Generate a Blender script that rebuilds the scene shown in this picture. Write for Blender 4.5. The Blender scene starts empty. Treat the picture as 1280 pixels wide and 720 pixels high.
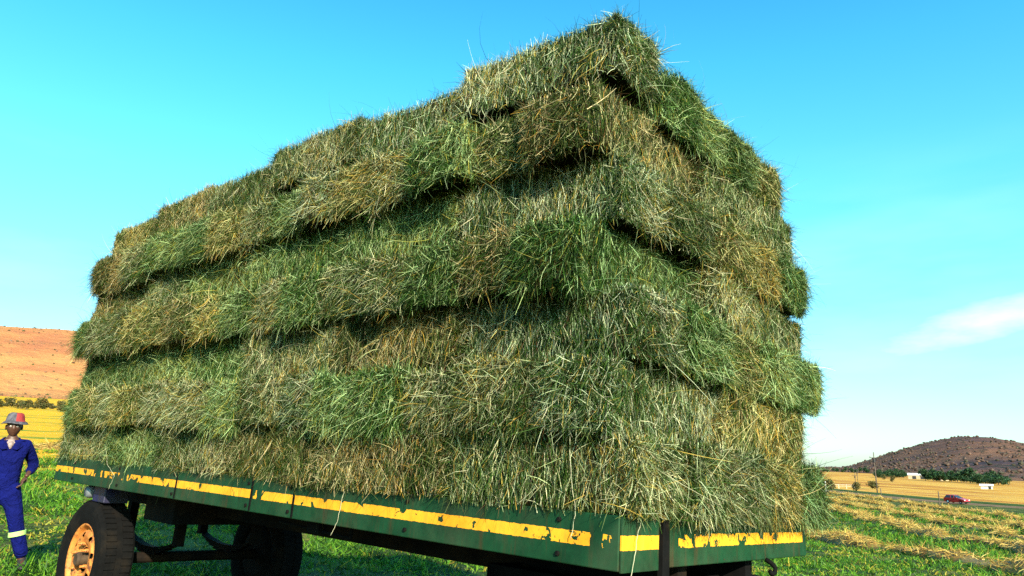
import bpy, bmesh, math, random
import numpy as np
from mathutils import Matrix, Vector
random.seed(7)
RNG = np.random.default_rng(11)
scene = bpy.context.scene
COL = scene.collection
rad = math.radians

# ------------------------------------------------------------------ frames
F=895.2
CT=np.array([-2.918,-1.822,.13]); CAMH=1.65; DECK=1.48
def cam_axes(pit,roll,yaw):
    fw=np.array([math.sin(yaw)*math.cos(pit),math.cos(yaw)*math.cos(pit),math.sin(pit)])
    r0=np.array([math.cos(yaw),-math.sin(yaw),0.0]); u0=np.cross(r0,fw)
    return np.stack([math.cos(roll)*r0+math.sin(roll)*u0,-math.sin(roll)*r0+math.cos(roll)*u0,fw],1)
CAM=cam_axes(.2376,.01745,0)
ROT=CAM@cam_axes(.2588,.0738,.8452).T
def T(p): return ROT@(np.array(p,float)-CT)+np.array([0,0,CAMH])
G0=T((0,0,-DECK)); GN=ROT[:,2]
LT=np.array([(0,.1),(12,.35),(30,1.0),(60,2.3),(150,7.5),(300,17),(450,28),(600,39),(900,50),(9000,60)],float)
RT=np.array([(0,.1),(10,-.45),(18,-.78),(30,-1.15),(60,-2.1),(113,-3.6),(250,-4.9),(500,-5.6),(9000,-6.4)],float)
def sst(a,b,x):
    t=np.clip((x-a)/(b-a),0,1); return t*t*(3-2*t)
def terrain(x,y):
    x=np.asarray(x,float);y=np.asarray(y,float)
    d=np.hypot(x,y)+1e-6
    zp=G0[2]-(GN[0]*(x-G0[0])+GN[1]*(y-G0[1]))/GN[2]
    w=sst(-.38,.3,x/d)
    zf=np.interp(d,LT[:,0],LT[:,1])*(1-w)+np.interp(d,RT[:,0],RT[:,1])*w
    s=sst(9,22,d)
    zp=np.where(d>25,0,zp)
    return zp*(1-s)+zf*s+.13*np.exp(-((x+5.95)**2+(y-8.8)**2)/1.5)
MT = Matrix.Identity(4)
for _i in range(3):
    for _j in range(3):
        MT[_i][_j] = float(ROT[_i, _j])
_o = T((0, 0, 0))
MT.translation = Vector([float(v) for v in _o])
def tz(x, y):
    return float(terrain(x, y))

# ------------------------------------------------------------------ object helpers
def tag(o, label=None, cat=None, group=None, kind=None):
    if label: o['label'] = label
    if cat: o['category'] = cat
    if group: o['group'] = group
    if kind: o['kind'] = kind
    return o
def empty(name, mat=None, parent=None):
    o = bpy.data.objects.new(name, None); COL.objects.link(o)
    o.empty_display_size = .2
    if parent: o.parent = parent
    if mat is not None: o.matrix_local = mat
    return o
def link(name, me, parent=None):
    o = bpy.data.objects.new(name, me); COL.objects.link(o)
    if parent: o.parent = parent
    return o
def bm_obj(name, bm, mat, parent=None, smooth=False, bevel=0):
    bmesh.ops.recalc_face_normals(bm, faces=bm.faces[:])
    me = bpy.data.meshes.new(name); bm.to_mesh(me); bm.free()
    me.materials.append(mat)
    if smooth:
        for p in me.polygons: p.use_smooth = True
    o = link(name, me, parent)
    if bevel:
        m = o.modifiers.new('bevel', 'BEVEL'); m.width = bevel; m.segments = 2; m.limit_method = 'ANGLE'
    return o
def np_mesh(name, V, quads, mats, col=None, matidx=None, smooth=False, tris=None):
    """quads: (n,4) int array; col: per-vertex (n,3)."""
    me = bpy.data.meshes.new(name)
    nq = len(quads); nt = 0 if tris is None else len(tris)
    me.vertices.add(len(V)); me.vertices.foreach_set('co', np.asarray(V, np.float32).ravel())
    loops = np.asarray(quads, np.int32).ravel()
    starts = np.arange(nq) * 4
    if nt:
        starts = np.concatenate([starts, nq * 4 + np.arange(nt) * 3])
        loops = np.concatenate([loops, np.asarray(tris, np.int32).ravel()])
    me.loops.add(len(loops)); me.loops.foreach_set('vertex_index', loops.astype(np.int32))
    me.polygons.add(nq + nt); me.polygons.foreach_set('loop_start', starts.astype(np.int32))
    if matidx is not None: me.polygons.foreach_set('material_index', np.asarray(matidx, np.int32))
    me.polygons.foreach_set('use_smooth', np.full(nq + nt, smooth, bool))
    for m in mats: me.materials.append(m)
    if col is not None:
        a = me.color_attributes.new('tone', 'FLOAT_COLOR', 'POINT')
        c = np.ones((len(V), 4), np.float32); c[:, :3] = col
        a.data.foreach_set('color', c.ravel())
    me.update(calc_edges=True)
    return me
def box(bm, x0, x1, y0, y1, z0, z1):
    vs = [bm.verts.new((x, y, z)) for x in (x0, x1) for y in (y0, y1) for z in (z0, z1)]
    for f in ((0, 1, 3, 2), (4, 6, 7, 5), (0, 4, 5, 1), (2, 3, 7, 6), (0, 2, 6, 4), (1, 5, 7, 3)):
        bm.faces.new([vs[i] for i in f])
def tube(bm, pts, r, n=8, cap=True):
    pts = [Vector(p) for p in pts]; rs = r if isinstance(r, (list, tuple)) else [r] * len(pts)
    rings = []; up = None
    for i, p in enumerate(pts):
        t = (pts[min(i + 1, len(pts) - 1)] - pts[max(i - 1, 0)]).normalized()
        if up is None:
            up = Vector((0, 0, 1)) if abs(t.z) < .9 else Vector((1, 0, 0))
        a = t.cross(up).normalized(); b = a.cross(t).normalized(); up = b
        rings.append([bm.verts.new(p + (a * math.cos(2 * math.pi * k / n) + b * math.sin(2 * math.pi * k / n)) * rs[i]) for k in range(n)])
    for i in range(len(rings) - 1):
        for k in range(n):
            bm.faces.new((rings[i][k], rings[i][(k + 1) % n], rings[i + 1][(k + 1) % n], rings[i + 1][k]))
    if cap:
        bm.faces.new(rings[0][::-1]); bm.faces.new(rings[-1])
def lathe(bm, prof, n=48, axis='x', c=(0, 0, 0), closed=False):
    """prof: (radius, height along axis)."""
    rings = []
    for r, h in prof:
        ring = []
        for k in range(n):
            a = 2 * math.pi * k / n; u, v = r * math.cos(a), r * math.sin(a)
            p = (h, u, v) if axis == 'x' else ((u, h, v) if axis == 'y' else (u, v, h))
            ring.append(bm.verts.new((c[0] + p[0], c[1] + p[1], c[2] + p[2])))
        rings.append(ring)
    m = len(rings)
    for i in range(m if closed else m - 1):
        A, B = rings[i], rings[(i + 1) % m]
        for k in range(n):
            bm.faces.new((A[k], A[(k + 1) % n], B[(k + 1) % n], B[k]))
    return rings

# ------------------------------------------------------------------ node helpers
def new_mat(name):
    m = bpy.data.materials.new(name); m.use_nodes = True
    nt = m.node_tree; nt.nodes.clear()
    out = nt.nodes.new('ShaderNodeOutputMaterial')
    return m, nt, out
def N(nt, typ, ins=None, **kw):
    n = nt.nodes.new(typ)
    for k, v in kw.items(): setattr(n, k, v)
    for k, v in (ins or {}).items():
        s = n.inputs[k]
        if hasattr(v, 'is_linked') or isinstance(v, bpy.types.NodeSocket): nt.links.new(v, s)
        else: s.default_value = v
    return n
def ramp(nt, fac, stops, interp='LINEAR'):
    n = nt.nodes.new('ShaderNodeValToRGB'); cr = n.color_ramp; cr.interpolation = interp
    while len(cr.elements) > 1: cr.elements.remove(cr.elements[-1])
    cr.elements[0].position = stops[0][0]; cr.elements[0].color = (*stops[0][1], 1)
    for p, c in stops[1:]:
        e = cr.elements.new(p); e.color = (*c, 1)
    nt.links.new(fac, n.inputs['Fac']); return n.outputs['Color']
def mix(nt, fac, a, b, blend='MIX'):
    n = nt.nodes.new('ShaderNodeMix'); n.data_type = 'RGBA'; n.blend_type = blend
    for s, v in ((n.inputs[0], fac), (n.inputs[6], a), (n.inputs[7], b)):
        if isinstance(v, bpy.types.NodeSocket): nt.links.new(v, s)
        elif isinstance(v, (tuple, list)): s.default_value = (*v[:3], 1)
        else: s.default_value = v
    return n.outputs[2]
def math_(nt, op, a, b=None, c=None, clamp=False):
    n = nt.nodes.new('ShaderNodeMath'); n.operation = op; n.use_clamp = clamp
    for i, v in enumerate((a, b, c)):
        if v is None: continue
        if isinstance(v, bpy.types.NodeSocket): nt.links.new(v, n.inputs[i])
        else: n.inputs[i].default_value = v
    return n.outputs[0]
def noise(nt, vec, scale, detail=4, rough=.55, out='Fac', dist=0.0):
    n = N(nt, 'ShaderNodeTexNoise', {'Scale': scale, 'Detail': detail, 'Roughness': rough, 'Distortion': dist})
    if vec is not None: nt.links.new(vec, n.inputs['Vector'])
    return n.outputs[out]
def bump(nt, h, strength=.3, dist=.02):
    return N(nt, 'ShaderNodeBump', {'Strength': strength, 'Distance': dist, 'Height': h}).outputs['Normal']
def principled(nt, out, color, rough=.6, metal=0.0, spec=.3, normal=None, **kw):
    p = nt.nodes.new('ShaderNodeBsdfPrincipled')
    for s, v in (('Base Color', color), ('Roughness', rough), ('Metallic', metal), ('Specular IOR Level', spec)):
        if isinstance(v, bpy.types.NodeSocket): nt.links.new(v, p.inputs[s])
        elif isinstance(v, (tuple, list)): p.inputs[s].default_value = (*v[:3], 1)
        else: p.inputs[s].default_value = v
    if normal is not None: nt.links.new(normal, p.inputs['Normal'])
    nt.links.new(p.outputs[0], out.inputs['Surface']); return p

def blade_mat(name, trans=.3, use_obj=True, rough=.55, spec=.25):
    m, nt, out = new_mat(name)
    a = N(nt, 'ShaderNodeAttribute', attribute_name='tone').outputs['Color']
    c = a
    if use_obj:
        oi = N(nt, 'ShaderNodeObjectInfo').outputs['Color']
        c = mix(nt, 1.0, a, oi, 'MULTIPLY')
    p = principled(nt, out, c, rough, 0, spec)
    tr = N(nt, 'ShaderNodeBsdfTranslucent', {'Color': c})
    ms = N(nt, 'ShaderNodeMixShader', {'Fac': trans})
    nt.links.new(p.outputs[0], ms.inputs[1]); nt.links.new(tr.outputs[0], ms.inputs[2])
    nt.links.new(ms.outputs[0], out.inputs['Surface'])
    return m
M_HAY = blade_mat('hay_stalks', .25, spec=.12)
M_GRASS = blade_mat('field_leaves', .35, use_obj=False)
M_LEAF = blade_mat('tree_leaves', .25)

def plain_mat(name, color, rough=.6, metal=0, spec=.3, var=.35, scale=8, bmp=0.0, dirt=None):
    m, nt, out = new_mat(name)
    co = N(nt, 'ShaderNodeTexCoord').outputs['Object']
    n1 = noise(nt, co, scale, 6, .6)
    lo = tuple(c * (1 - var) for c in color); hi = tuple(min(1, c * (1 + var)) for c in color)
    c = ramp(nt, n1, [(.3, lo), (.7, hi)])
    if dirt:
        n2 = noise(nt, co, scale * .37, 5, .65)
        f = ramp(nt, n2, [(.5, (0, 0, 0)), (.66, (1, 1, 1))])
        c = mix(nt, f, c, dirt)
    nrm = bump(nt, noise(nt, co, scale * 6, 3), bmp, .01) if bmp else None
    principled(nt, out, c, rough, metal, spec, nrm)
    return m
M_STEEL = plain_mat('dark_chassis_steel', (.005, .005, .005), .8, 0, .05, .4, 5, .2, (.016, .011, .007))
M_BLUE = plain_mat('navy_painted_steel', (.006, .007, .06), .5, 0, .4, .3, 6, .1, (.02, .02, .03))
M_RUBBER = plain_mat('tyre_rubber', (.004, .004, .004), 1, 0, .1, .3, 12, .3, (.010, .008, .006))
M_WOOD = plain_mat('deck_planks', (.12, .085, .05), .8, 0, .2, .4, 5, .3)
M_WHITE = plain_mat('whitewash', (.75, .74, .7), .7, 0, .3, .1, 2)
M_POLE = plain_mat('weathered_timber', (.09, .07, .055), .85, 0, .2, .4, 4, .3)
M_GLASS = plain_mat('car_glass', (.02, .025, .03), .08, 0, .6, .1, 2)
M_CARRED = plain_mat('red_car_paint', (.3, .008, .014), .28, 0, .6, .06, 1)
M_CARTRIM = plain_mat('black_car_trim', (.02, .02, .022), .5, 0, .4, .1, 3)
M_LAMP = plain_mat('headlamp_plastic', (.8, .8, .82), .15, 0, .6, .05, 3)

def rim_mat():
    m, nt, out = new_mat('orange_rim_paint')
    co = N(nt, 'ShaderNodeTexCoord').outputs['Object']
    n1 = noise(nt, co, 9, 6, .65)
    c = ramp(nt, n1, [(.3, (.30, .085, .018)), (.52, (.52, .19, .035)), (.75, (.60, .26, .07))])
    n2 = noise(nt, co, 16, 6, .7)
    c = mix(nt, ramp(nt, n2, [(.52, (0, 0, 0)), (.62, (1, 1, 1))]), c, (.13, .045, .02))
    principled(nt, out, c, .6, 0, .3, bump(nt, n2, .3, .004)); return m
M_RIM = rim_mat()

def rail_mat(name, axis, zc, half, gaps, chip_lo, chip_hi):
    """dark green paint with one worn yellow stripe along object axis (0 = X, 1 = Y)"""
    m, nt, out = new_mat(name)
    co = N(nt, 'ShaderNodeTexCoord').outputs['Object']
    sp = N(nt, 'ShaderNodeSeparateXYZ', {0: co})
    u = sp.outputs[axis]; z = sp.outputs[2]
    edge = noise(nt, co, 28, 4, .6)
    zz = math_(nt, 'ABSOLUTE', math_(nt, 'SUBTRACT', z, zc))
    zz = math_(nt, 'ADD', zz, math_(nt, 'MULTIPLY', math_(nt, 'SUBTRACT', edge, .5), .012))
    inside = math_(nt, 'LESS_THAN', zz, half)
    # chips: blocky flakes, more frequent where 'wear' is high
    vor = N(nt, 'ShaderNodeTexNoise', {'Vector': co, 'Scale': 9.0, 'Detail': 5.0, 'Roughness': .6, 'Distortion': .4}).outputs['Fac']
    thr = None
    du = math_(nt, 'ABSOLUTE', math_(nt, 'SUBTRACT', u, chip_lo[0]))
    wear = N(nt, 'ShaderNodeMapRange', {0: du, 1: 0.0, 2: chip_hi[0], 3: chip_lo[1], 4: chip_hi[1]}).outputs[0]
    chip = math_(nt, 'GREATER_THAN', vor, wear)
    keep = math_(nt, 'MULTIPLY', inside, math_(nt, 'SUBTRACT', 1.0, chip))
    fine = math_(nt, 'GREATER_THAN', noise(nt, co, 60, 3, .6), .72)
    keep = math_(nt, 'MULTIPLY', keep, math_(nt, 'SUBTRACT', 1.0, fine))
    wob = math_(nt, 'MULTIPLY', math_(nt, 'SUBTRACT', noise(nt, co, 35, 3), .5), .05)
    uw = math_(nt, 'ADD', u, wob)
    for a, b in gaps:
        g = math_(nt, 'MULTIPLY', math_(nt, 'GREATER_THAN', uw, a), math_(nt, 'LESS_THAN', uw, b))
        keep = math_(nt, 'MULTIPLY', keep, math_(nt, 'SUBTRACT', 1.0, g))
    grime = noise(nt, co, 5, 6, .65)
    st = N(nt, 'ShaderNodeTexNoise', {'Scale': 1.0, 'Detail': 5.0})
    mp = N(nt, 'ShaderNodeMapping', {'Vector': co, 'Scale': (30, 30, 2.5)})
    nt.links.new(mp.outputs[0], st.inputs['Vector'])
    green = ramp(nt, grime, [(.3, (.003, .022, .008)), (.6, (.006, .046, .017)), (.8, (.010, .056, .024))])
    green = mix(nt, ramp(nt, st.outputs['Fac'], [(.5, (0, 0, 0)), (.8, (.5, .5, .5))]), green, (.008, .02, .01))
    rust = math_(nt, 'GREATER_THAN', noise(nt, co, 14, 6, .7), .69)
    green = mix(nt, rust, green, (.035, .02, .01))
    run = N(nt, 'ShaderNodeTexNoise', {'Vector': N(nt, 'ShaderNodeMapping', {'Vector': co, 'Scale': (11, 11, 1.1)}).outputs[0], 'Scale': 1.0, 'Detail': 6.0, 'Roughness': .65}).outputs['Fac']
    green = mix(nt, ramp(nt, run, [(.55, (0, 0, 0)), (.72, (.85, .85, .85))]), green, (.045, .022, .008))
    dust = ramp(nt, noise(nt, co, 1.7, 7, .7), [(.45, (0, 0, 0)), (.8, (.35, .35, .35))])
    green = mix(nt, dust, green, (.09, .075, .045))
    yel = ramp(nt, grime, [(.3, (.62, .24, .010)), (.6, (.80, .36, .02))])
    yel = mix(nt, ramp(nt, st.outputs['Fac'], [(.55, (0, 0, 0)), (.85, (.6, .6, .6))]), yel, (.35, .16, .03))
    c = mix(nt, keep, green, yel)
    rough = math_(nt, 'ADD', .42, math_(nt, 'MULTIPLY', grime, .3))
    principled(nt, out, c, rough, 0, .18, N(nt, 'ShaderNodeBump', {'Strength': .55, 'Distance': .03, 'Height': noise(nt, co, 2.2, 3, .5), 'Normal': bump(nt, math_(nt, 'ADD', math_(nt, 'MULTIPLY', keep, .6), grime), .3, .004)}).outputs['Normal'])
    return m

# ------------------------------------------------------------------ blades (generic curved ribbons)
def ribbons(P, D, L, W, droop, curl, rng, seg=3, tipw=.25, up=None):
    """P roots, D start directions, L lengths, W widths -> verts, quads. droop bends towards -Z, curl is a random side bend"""
    n = len(P)
    D = D / np.linalg.norm(D, axis=1, keepdims=True)
    side = np.cross(D, rng.normal(size=(n, 3))); side /= np.linalg.norm(side, axis=1, keepdims=True) + 1e-9
    bend = rng.normal(size=(n, 3)) * np.asarray(curl).reshape(-1, 1)
    bend[:, 2] -= np.asarray(droop)
    V = np.zeros((n, seg + 1, 2, 3)); p = P.copy(); d = D.copy(); h = (L / seg)[:, None]
    for i in range(seg + 1):
        t = i / seg
        w = (W * (1 - (1 - tipw) * t ** 1.5) * .5)[:, None]
        V[:, i, 0] = p - side * w; V[:, i, 1] = p + side * w
        d = d + bend / seg; d /= np.linalg.norm(d, axis=1, keepdims=True) + 1e-9
        p = p + d * h
    V = V.reshape(n * (seg + 1) * 2, 3)
    b = (np.arange(n) * (seg + 1) * 2)[:, None] + (np.arange(seg) * 2)[None]
    b = b.reshape(-1)
    Q = np.stack([b, b + 1, b + 3, b + 2], 1)
    return V, Q
def field3(rng, k=7, scale=6.0):
    W_ = rng.normal(size=(k, 3)) * scale; ph = rng.uniform(0, 6.28, k); am = rng.uniform(.5, 1, k)
    def f(p):
        return (np.sin(p @ W_.T + ph) * am).sum(1) / am.sum() * 1.9
    return f
PAL = np.array([(.007, .018, .003), (.028, .068, .008), (.105, .145, .05), (.50, .49, .30), (.36, .26, .055), (.06, .03, .009), (.35, .41, .235)])
def hay_tones(P, rng, fa, fb, dry=0.0):
    n = len(P); a = fa(P); b = fb(P)
    w = np.stack([.32 + .14 * np.clip(a, 0, 1), .26 + .3 * np.clip(a, -.2, 1), .26 + 0 * a, .15 + .12 * np.clip(-a, -.5, 1) + dry * .2,
                  .05 + .22 * np.clip(-a, 0, 1) + dry * .1, .06 + .30 * np.clip(b - .3, 0, 1), .12 + 0 * a], 1)
    w = np.clip(w, .01, None); w /= w.sum(1, keepdims=True); cw = w.cumsum(1)
    idx = (rng.random(n)[:, None] > cw).sum(1).clip(0, 6)
    c = PAL[idx] * rng.uniform(.55, 1.35, (n, 1)) * rng.uniform(.92, 1.08, (n, 3))
    return c

# ------------------------------------------------------------------ hay bales
BL, BW, BH = 1.155, .458, .366
def bale_surface(q, f, bulge=.022):
    """q: points on the [-1,1] cube -> bale skin position and outward normal"""
    h = np.array([BL, BW, BH]) / 2; r = .034
    P = q * h; inner = np.clip(P, -(h - r), h - r); d = P - inner
    ln = np.linalg.norm(d, axis=1, keepdims=True)
    face = np.argmax(np.abs(q), axis=1); fn = np.zeros_like(q); fn[np.arange(len(q)), face] = np.sign(q[np.arange(len(q)), face])
    n = np.where(ln > 1e-5, d / np.maximum(ln, 1e-5), fn)
    S = inner + n * r
    e = np.abs(q[:, 0]) > .999
    S[:, 0] += np.where(e, np.sign(q[:, 0]) * bulge * (1 - q[:, 1] ** 4) * (1 - (q[:, 2] - .1) ** 2 * .8), 0)
    lat = np.abs(n[:, 2]) < .8
    S += n * (f(S) * .027 * lat)[:, None]
    # flakes: shallow grooves across the bale every ~11 cm on the long sides
    g = np.abs(((S[:, 0] / .115) % 1) - .5)
    S[:, 1] -= np.sign(q[:, 1]) * np.where(np.abs(q[:, 1]) > .99, .012 * np.exp(-((g - .5) / .09) ** 2), 0)
    S[:, 2] += BH / 2
    return S, n
def cube_pts(rng, n, face, edge=None):
    q = rng.uniform(-1, 1, (n, 3)); ax, sg = face; q[:, ax] = sg; return q
def make_bale_mesh(seed, dens=1.0, beard=1.0, dry=0.0, hang=.07):
    rng = np.random.default_rng(seed)
    f = field3(rng, 8, 8.0); fh = field3(rng, 8, 13.0); fa = field3(rng, 6, 4.5); fb = field3(rng, 6, 6.0)
    VV, QQ, CC = [], [], []; off = 0
    def add(V, Q, c, per):
        nonlocal off
        VV.append(V); QQ.append(Q + off); CC.append(np.repeat(c, per, axis=0)); off += len(V)
    # core
    k = 13; lin = np.linspace(-1, 1, k)
    for ax in range(3):
        for sg in (-1, 1):
            u, v = np.meshgrid(lin, lin, indexing='ij'); q = np.zeros((k * k, 3))
            q[:, ax] = sg; q[:, (ax + 1) % 3] = u.ravel(); q[:, (ax + 2) % 3] = v.ravel()
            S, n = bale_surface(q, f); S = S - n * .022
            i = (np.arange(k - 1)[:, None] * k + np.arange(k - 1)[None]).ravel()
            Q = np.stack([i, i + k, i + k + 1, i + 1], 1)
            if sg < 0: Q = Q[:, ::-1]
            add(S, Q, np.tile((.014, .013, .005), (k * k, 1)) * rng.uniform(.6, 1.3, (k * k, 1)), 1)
    def blades(n, face, mode):
        q = cube_pts(rng, n, face)
        if mode == 'edge':
            ax = face[0]; o = [a for a in (0, 1) if a != ax]
            pick = rng.random(n) < .7
            q[:, 1] = np.where(pick, np.sign(q[:, 1]) * rng.uniform(.6, 1, n), q[:, 1])
            q[:, 0] = np.where(~pick, np.sign(q[:, 0]) * rng.uniform(.85, 1, n), q[:, 0])
        S, nn = bale_surface(q, f)
        tang = np.zeros((n, 3)); ax = face[0]
        if mode == 'side':        # cut side: short, tight, mostly upright stalks
            loose = rng.random(n) < .16
            th = rng.normal(0, .26, n) + np.where(loose, rng.normal(0, .7, n), 0); sgn = np.where(rng.random(n) < .55, -1, 1)
            tang[:, 0] = np.sin(th); tang[:, 2] = np.cos(th) * sgn
            out = rng.uniform(.0, .24, n) + np.where(loose, .25, 0)
            L = rng.uniform(.05, .14, n) + np.where(loose, rng.uniform(0, .12, n), 0); W = rng.uniform(.0019, .0046, n)
            D = tang + nn * out[:, None]; droop = .15 + loose * .5; curl = .18 + loose * .3
            S = S - D * (L * .35)[:, None] - nn * (rng.uniform(.0, .018, n))[:, None] + nn * .004
            droop = np.asarray(droop)
        elif mode == 'end':       # loose end: tangled, longer, drooping
            th = rng.uniform(0, 6.28, n); dn = rng.random(n) < .4
            th = np.where(dn, rng.normal(-1.57, .7, n), th)
            tang[:, 1] = np.cos(th); tang[:, 2] = np.sin(th)
            out = rng.uniform(-.02, .28, n); L = rng.uniform(.04, .17, n); W = rng.uniform(.0019, .0049, n)
            D = tang + nn * out[:, None]; droop = rng.uniform(.1, .7, n); curl = .6
            S = S - nn * rng.uniform(0, .03, n)[:, None] - D * (L * .3)[:, None] + nn * .006
        elif mode == 'edge':      # wisps lying over the top rim and hanging off the bottom rim
            D = nn * .15 + rng.normal(size=(n, 3)) * [.9, .9, .25]; D[:, :2] += np.stack([np.sign(q[:, 0]) * (np.abs(q[:, 0]) > .84), np.sign(q[:, 1]) * (np.abs(q[:, 1]) > .6)], 1) * .8
            L = rng.uniform(.04, .11, n); W = rng.uniform(.002, .0046, n); droop = rng.uniform(.3, 1.3, n); curl = .5
            S = S - nn * .01
        elif mode == 'beard':     # clumps that slump over the face and hang below the bale
            ax = face[0]; oth = 1 - ax
            nc = max(3, int(n / 26)); cc = rng.uniform(-1, 1, nc); wi = rng.integers(0, nc, n); cz = rng.uniform(-.9, .75, nc)
            ln = rng.uniform(.08, .2, nc)
            q[:, oth] = np.clip(cc[wi] + rng.normal(0, .09 if ax == 1 else .2, n), -1, 1); q[:, 2] = np.clip(cz[wi] + rng.normal(0, .18, n), -1, 1)
            S, nn = bale_surface(q, f)
            lean = rng.normal(0, .35, nc)[wi]
            tang[:, oth] = lean + rng.normal(0, .5, n); tang[:, 2] = rng.uniform(-1.0, .5, n)
            D = tang + nn * rng.uniform(.05, .45, n)[:, None]; L = ln[wi] * rng.uniform(.6, 1.25, n); W = rng.uniform(.002, .005, n)
            droop = rng.uniform(.9, 2.2, n); curl = .5; S = S - nn * .012
        elif mode == 'stray':
            D = nn + rng.normal(size=(n, 3)) * .7; L = rng.uniform(.10, .40, n); W = rng.uniform(.002, .004, n)
            droop = rng.uniform(-.3, 1.6, n); curl = .8; S = S - nn * .02
        seg = 3 if mode in ('side',) else 4
        V, Q = ribbons(S, D, L, W, droop, curl, rng, seg)
        Vb = V.reshape(n, -1, 3); low = Vb[:, :, 2].min(1)
        keep = (low > -.012) | (rng.random(n) < hang) if mode != 'stray' else low > -9
        if mode in ('side', 'end'): keep &= (fh(S) < .5) | (rng.random(n) < .28)
        S = S[keep]; V = Vb[keep].reshape(-1, 3); Q = Q.reshape(n, -1, 4)[:keep.sum()].reshape(-1, 4)
        add(V, Q, hay_tones(S, rng, fa, fb, dry + (.25 if mode in ('stray',) else 0)), (seg + 1) * 2)
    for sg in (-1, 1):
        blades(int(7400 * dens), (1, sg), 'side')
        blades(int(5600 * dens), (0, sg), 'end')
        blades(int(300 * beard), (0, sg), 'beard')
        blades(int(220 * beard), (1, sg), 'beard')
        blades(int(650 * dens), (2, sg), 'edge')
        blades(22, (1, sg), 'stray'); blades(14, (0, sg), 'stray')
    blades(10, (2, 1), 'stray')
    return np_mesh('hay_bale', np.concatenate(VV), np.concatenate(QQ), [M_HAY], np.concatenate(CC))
BALES = [make_bale_mesh(100 + i, 1.0, [.7, 1.0, 1.3][i % 3], [0, .3, .1, 0][i % 4], [.10, .2, .14][i % 3] if i < 14 else .75) for i in range(17)]
BALES += [make_bale_mesh(300 + i, 1.0, 2.4, .1 * i, .8) for i in range(3)]   # slumped ones whose loose hay hangs over the row below
TINT = {'green': (.72, 1.10, .62), 'deep green': (.48, .86, .4), 'olive': (1.0, 1.0, .85), 'yellowish': (1.35, 1.12, .62),
        'grey green': (1.02, 1.1, 1.12), 'brownish': (1.15, .88, .62), 'pale straw': (1.4, 1.28, .95)}
ORD = ['first', 'second', 'third', 'fourth', 'fifth', 'sixth', 'seventh', 'eighth', 'ninth', 'tenth', 'eleventh', 'twelfth', 'thirteenth', 'fourteenth', 'fifteenth']
ROW = ['bottom', 'second', 'third', 'fourth', 'fifth', 'sixth', 'top']
brng = random.Random(5)
used_mesh = [0]
def put_bale(layer, x, y, along, theme, label, dz=0.0, sc=(1, 1, 1), extra_rot=0.0, mesh=None):
    me = BALES[mesh] if mesh is not None else BALES[(used_mesh[0] * 5 + layer) % 14]; used_mesh[0] += 1
    o = link('hay_bale', me)
    rz = (math.pi / 2 if along else 0) + (math.pi if brng.random() < .5 else 0) + rad(brng.uniform(-3, 3) if not along else brng.uniform(-1.6, 1.6)) + extra_rot
    loc = Matrix.Translation((x, y, layer * .374 - .012 + dz))
    o.matrix_world = MT @ loc @ Matrix.Rotation(rz, 4, 'Z') @ Matrix.Rotation(rad(brng.uniform(-1.5, 1.5)), 4, 'Y') @ Matrix.Rotation(rad(0 if along else brng.uniform(-4, 4)), 4, 'X') @ Matrix.Diagonal((*sc, 1))
    t = [1 + (v - 1) * .6 for v in TINT[theme]]; k = brng.uniform(.88, 1.12)
    o.color = (t[0] * k, t[1] * k, t[2] * k, 1)
    tag(o, label, 'hay bale', 'hay bales stacked on the trailer')
    return o
Y0 = [-.06, .07, .00, .20, .09, .17, .14]          # set-back of each layer at the near end
XF = [-.015, -.085, .015, -.085, .005, -.10, .0]        # set-back of each layer on the long side
XR = [.05, .10, .26, .38, .24, .13, -.07]          # how far each layer reaches past the far side
side_theme = {0: ['olive', 'brownish', 'brownish', 'olive', 'green', 'olive'],
              2: ['grey green', 'brownish', 'olive', 'green', 'green', 'deep green'],
              4: ['grey green', 'green', 'green', 'green', 'olive', 'brownish'],
              6: ['grey green', 'grey green', 'olive', 'olive', 'brownish', 'yellowish']}
end_theme = {1: ['grey green', 'olive', 'olive', 'green', 'green', 'grey green', 'olive', 'green', 'olive', 'grey green', 'olive', 'yellowish', 'olive', 'yellowish', 'deep green'],
             3: ['deep green', 'brownish', 'green', 'olive', 'olive', 'green', 'olive', 'green', 'yellowish', 'brownish', 'yellowish', 'yellowish', 'olive', 'olive', 'green'],
             5: ['brownish', 'pale straw', 'green', 'olive', 'yellowish', 'grey green', 'green', 'olive', 'yellowish', 'green', 'deep green', 'green', 'olive', 'brownish', 'brownish']}
near_theme = {0: ['olive', 'olive', 'yellowish', 'deep green'], 2: ['green', 'yellowish', 'green', 'green'], 4: ['olive', 'yellowish', 'yellowish', 'deep green'], 6: ['green', 'green', 'deep green', 'yellowish']}
TOPZ = [.12, .05, .13, .01, .055, -.04]
YE = [7.27, 7.17, 7.12, 7.17, 7.17, 7.05, 7.02]            # far ends
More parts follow.
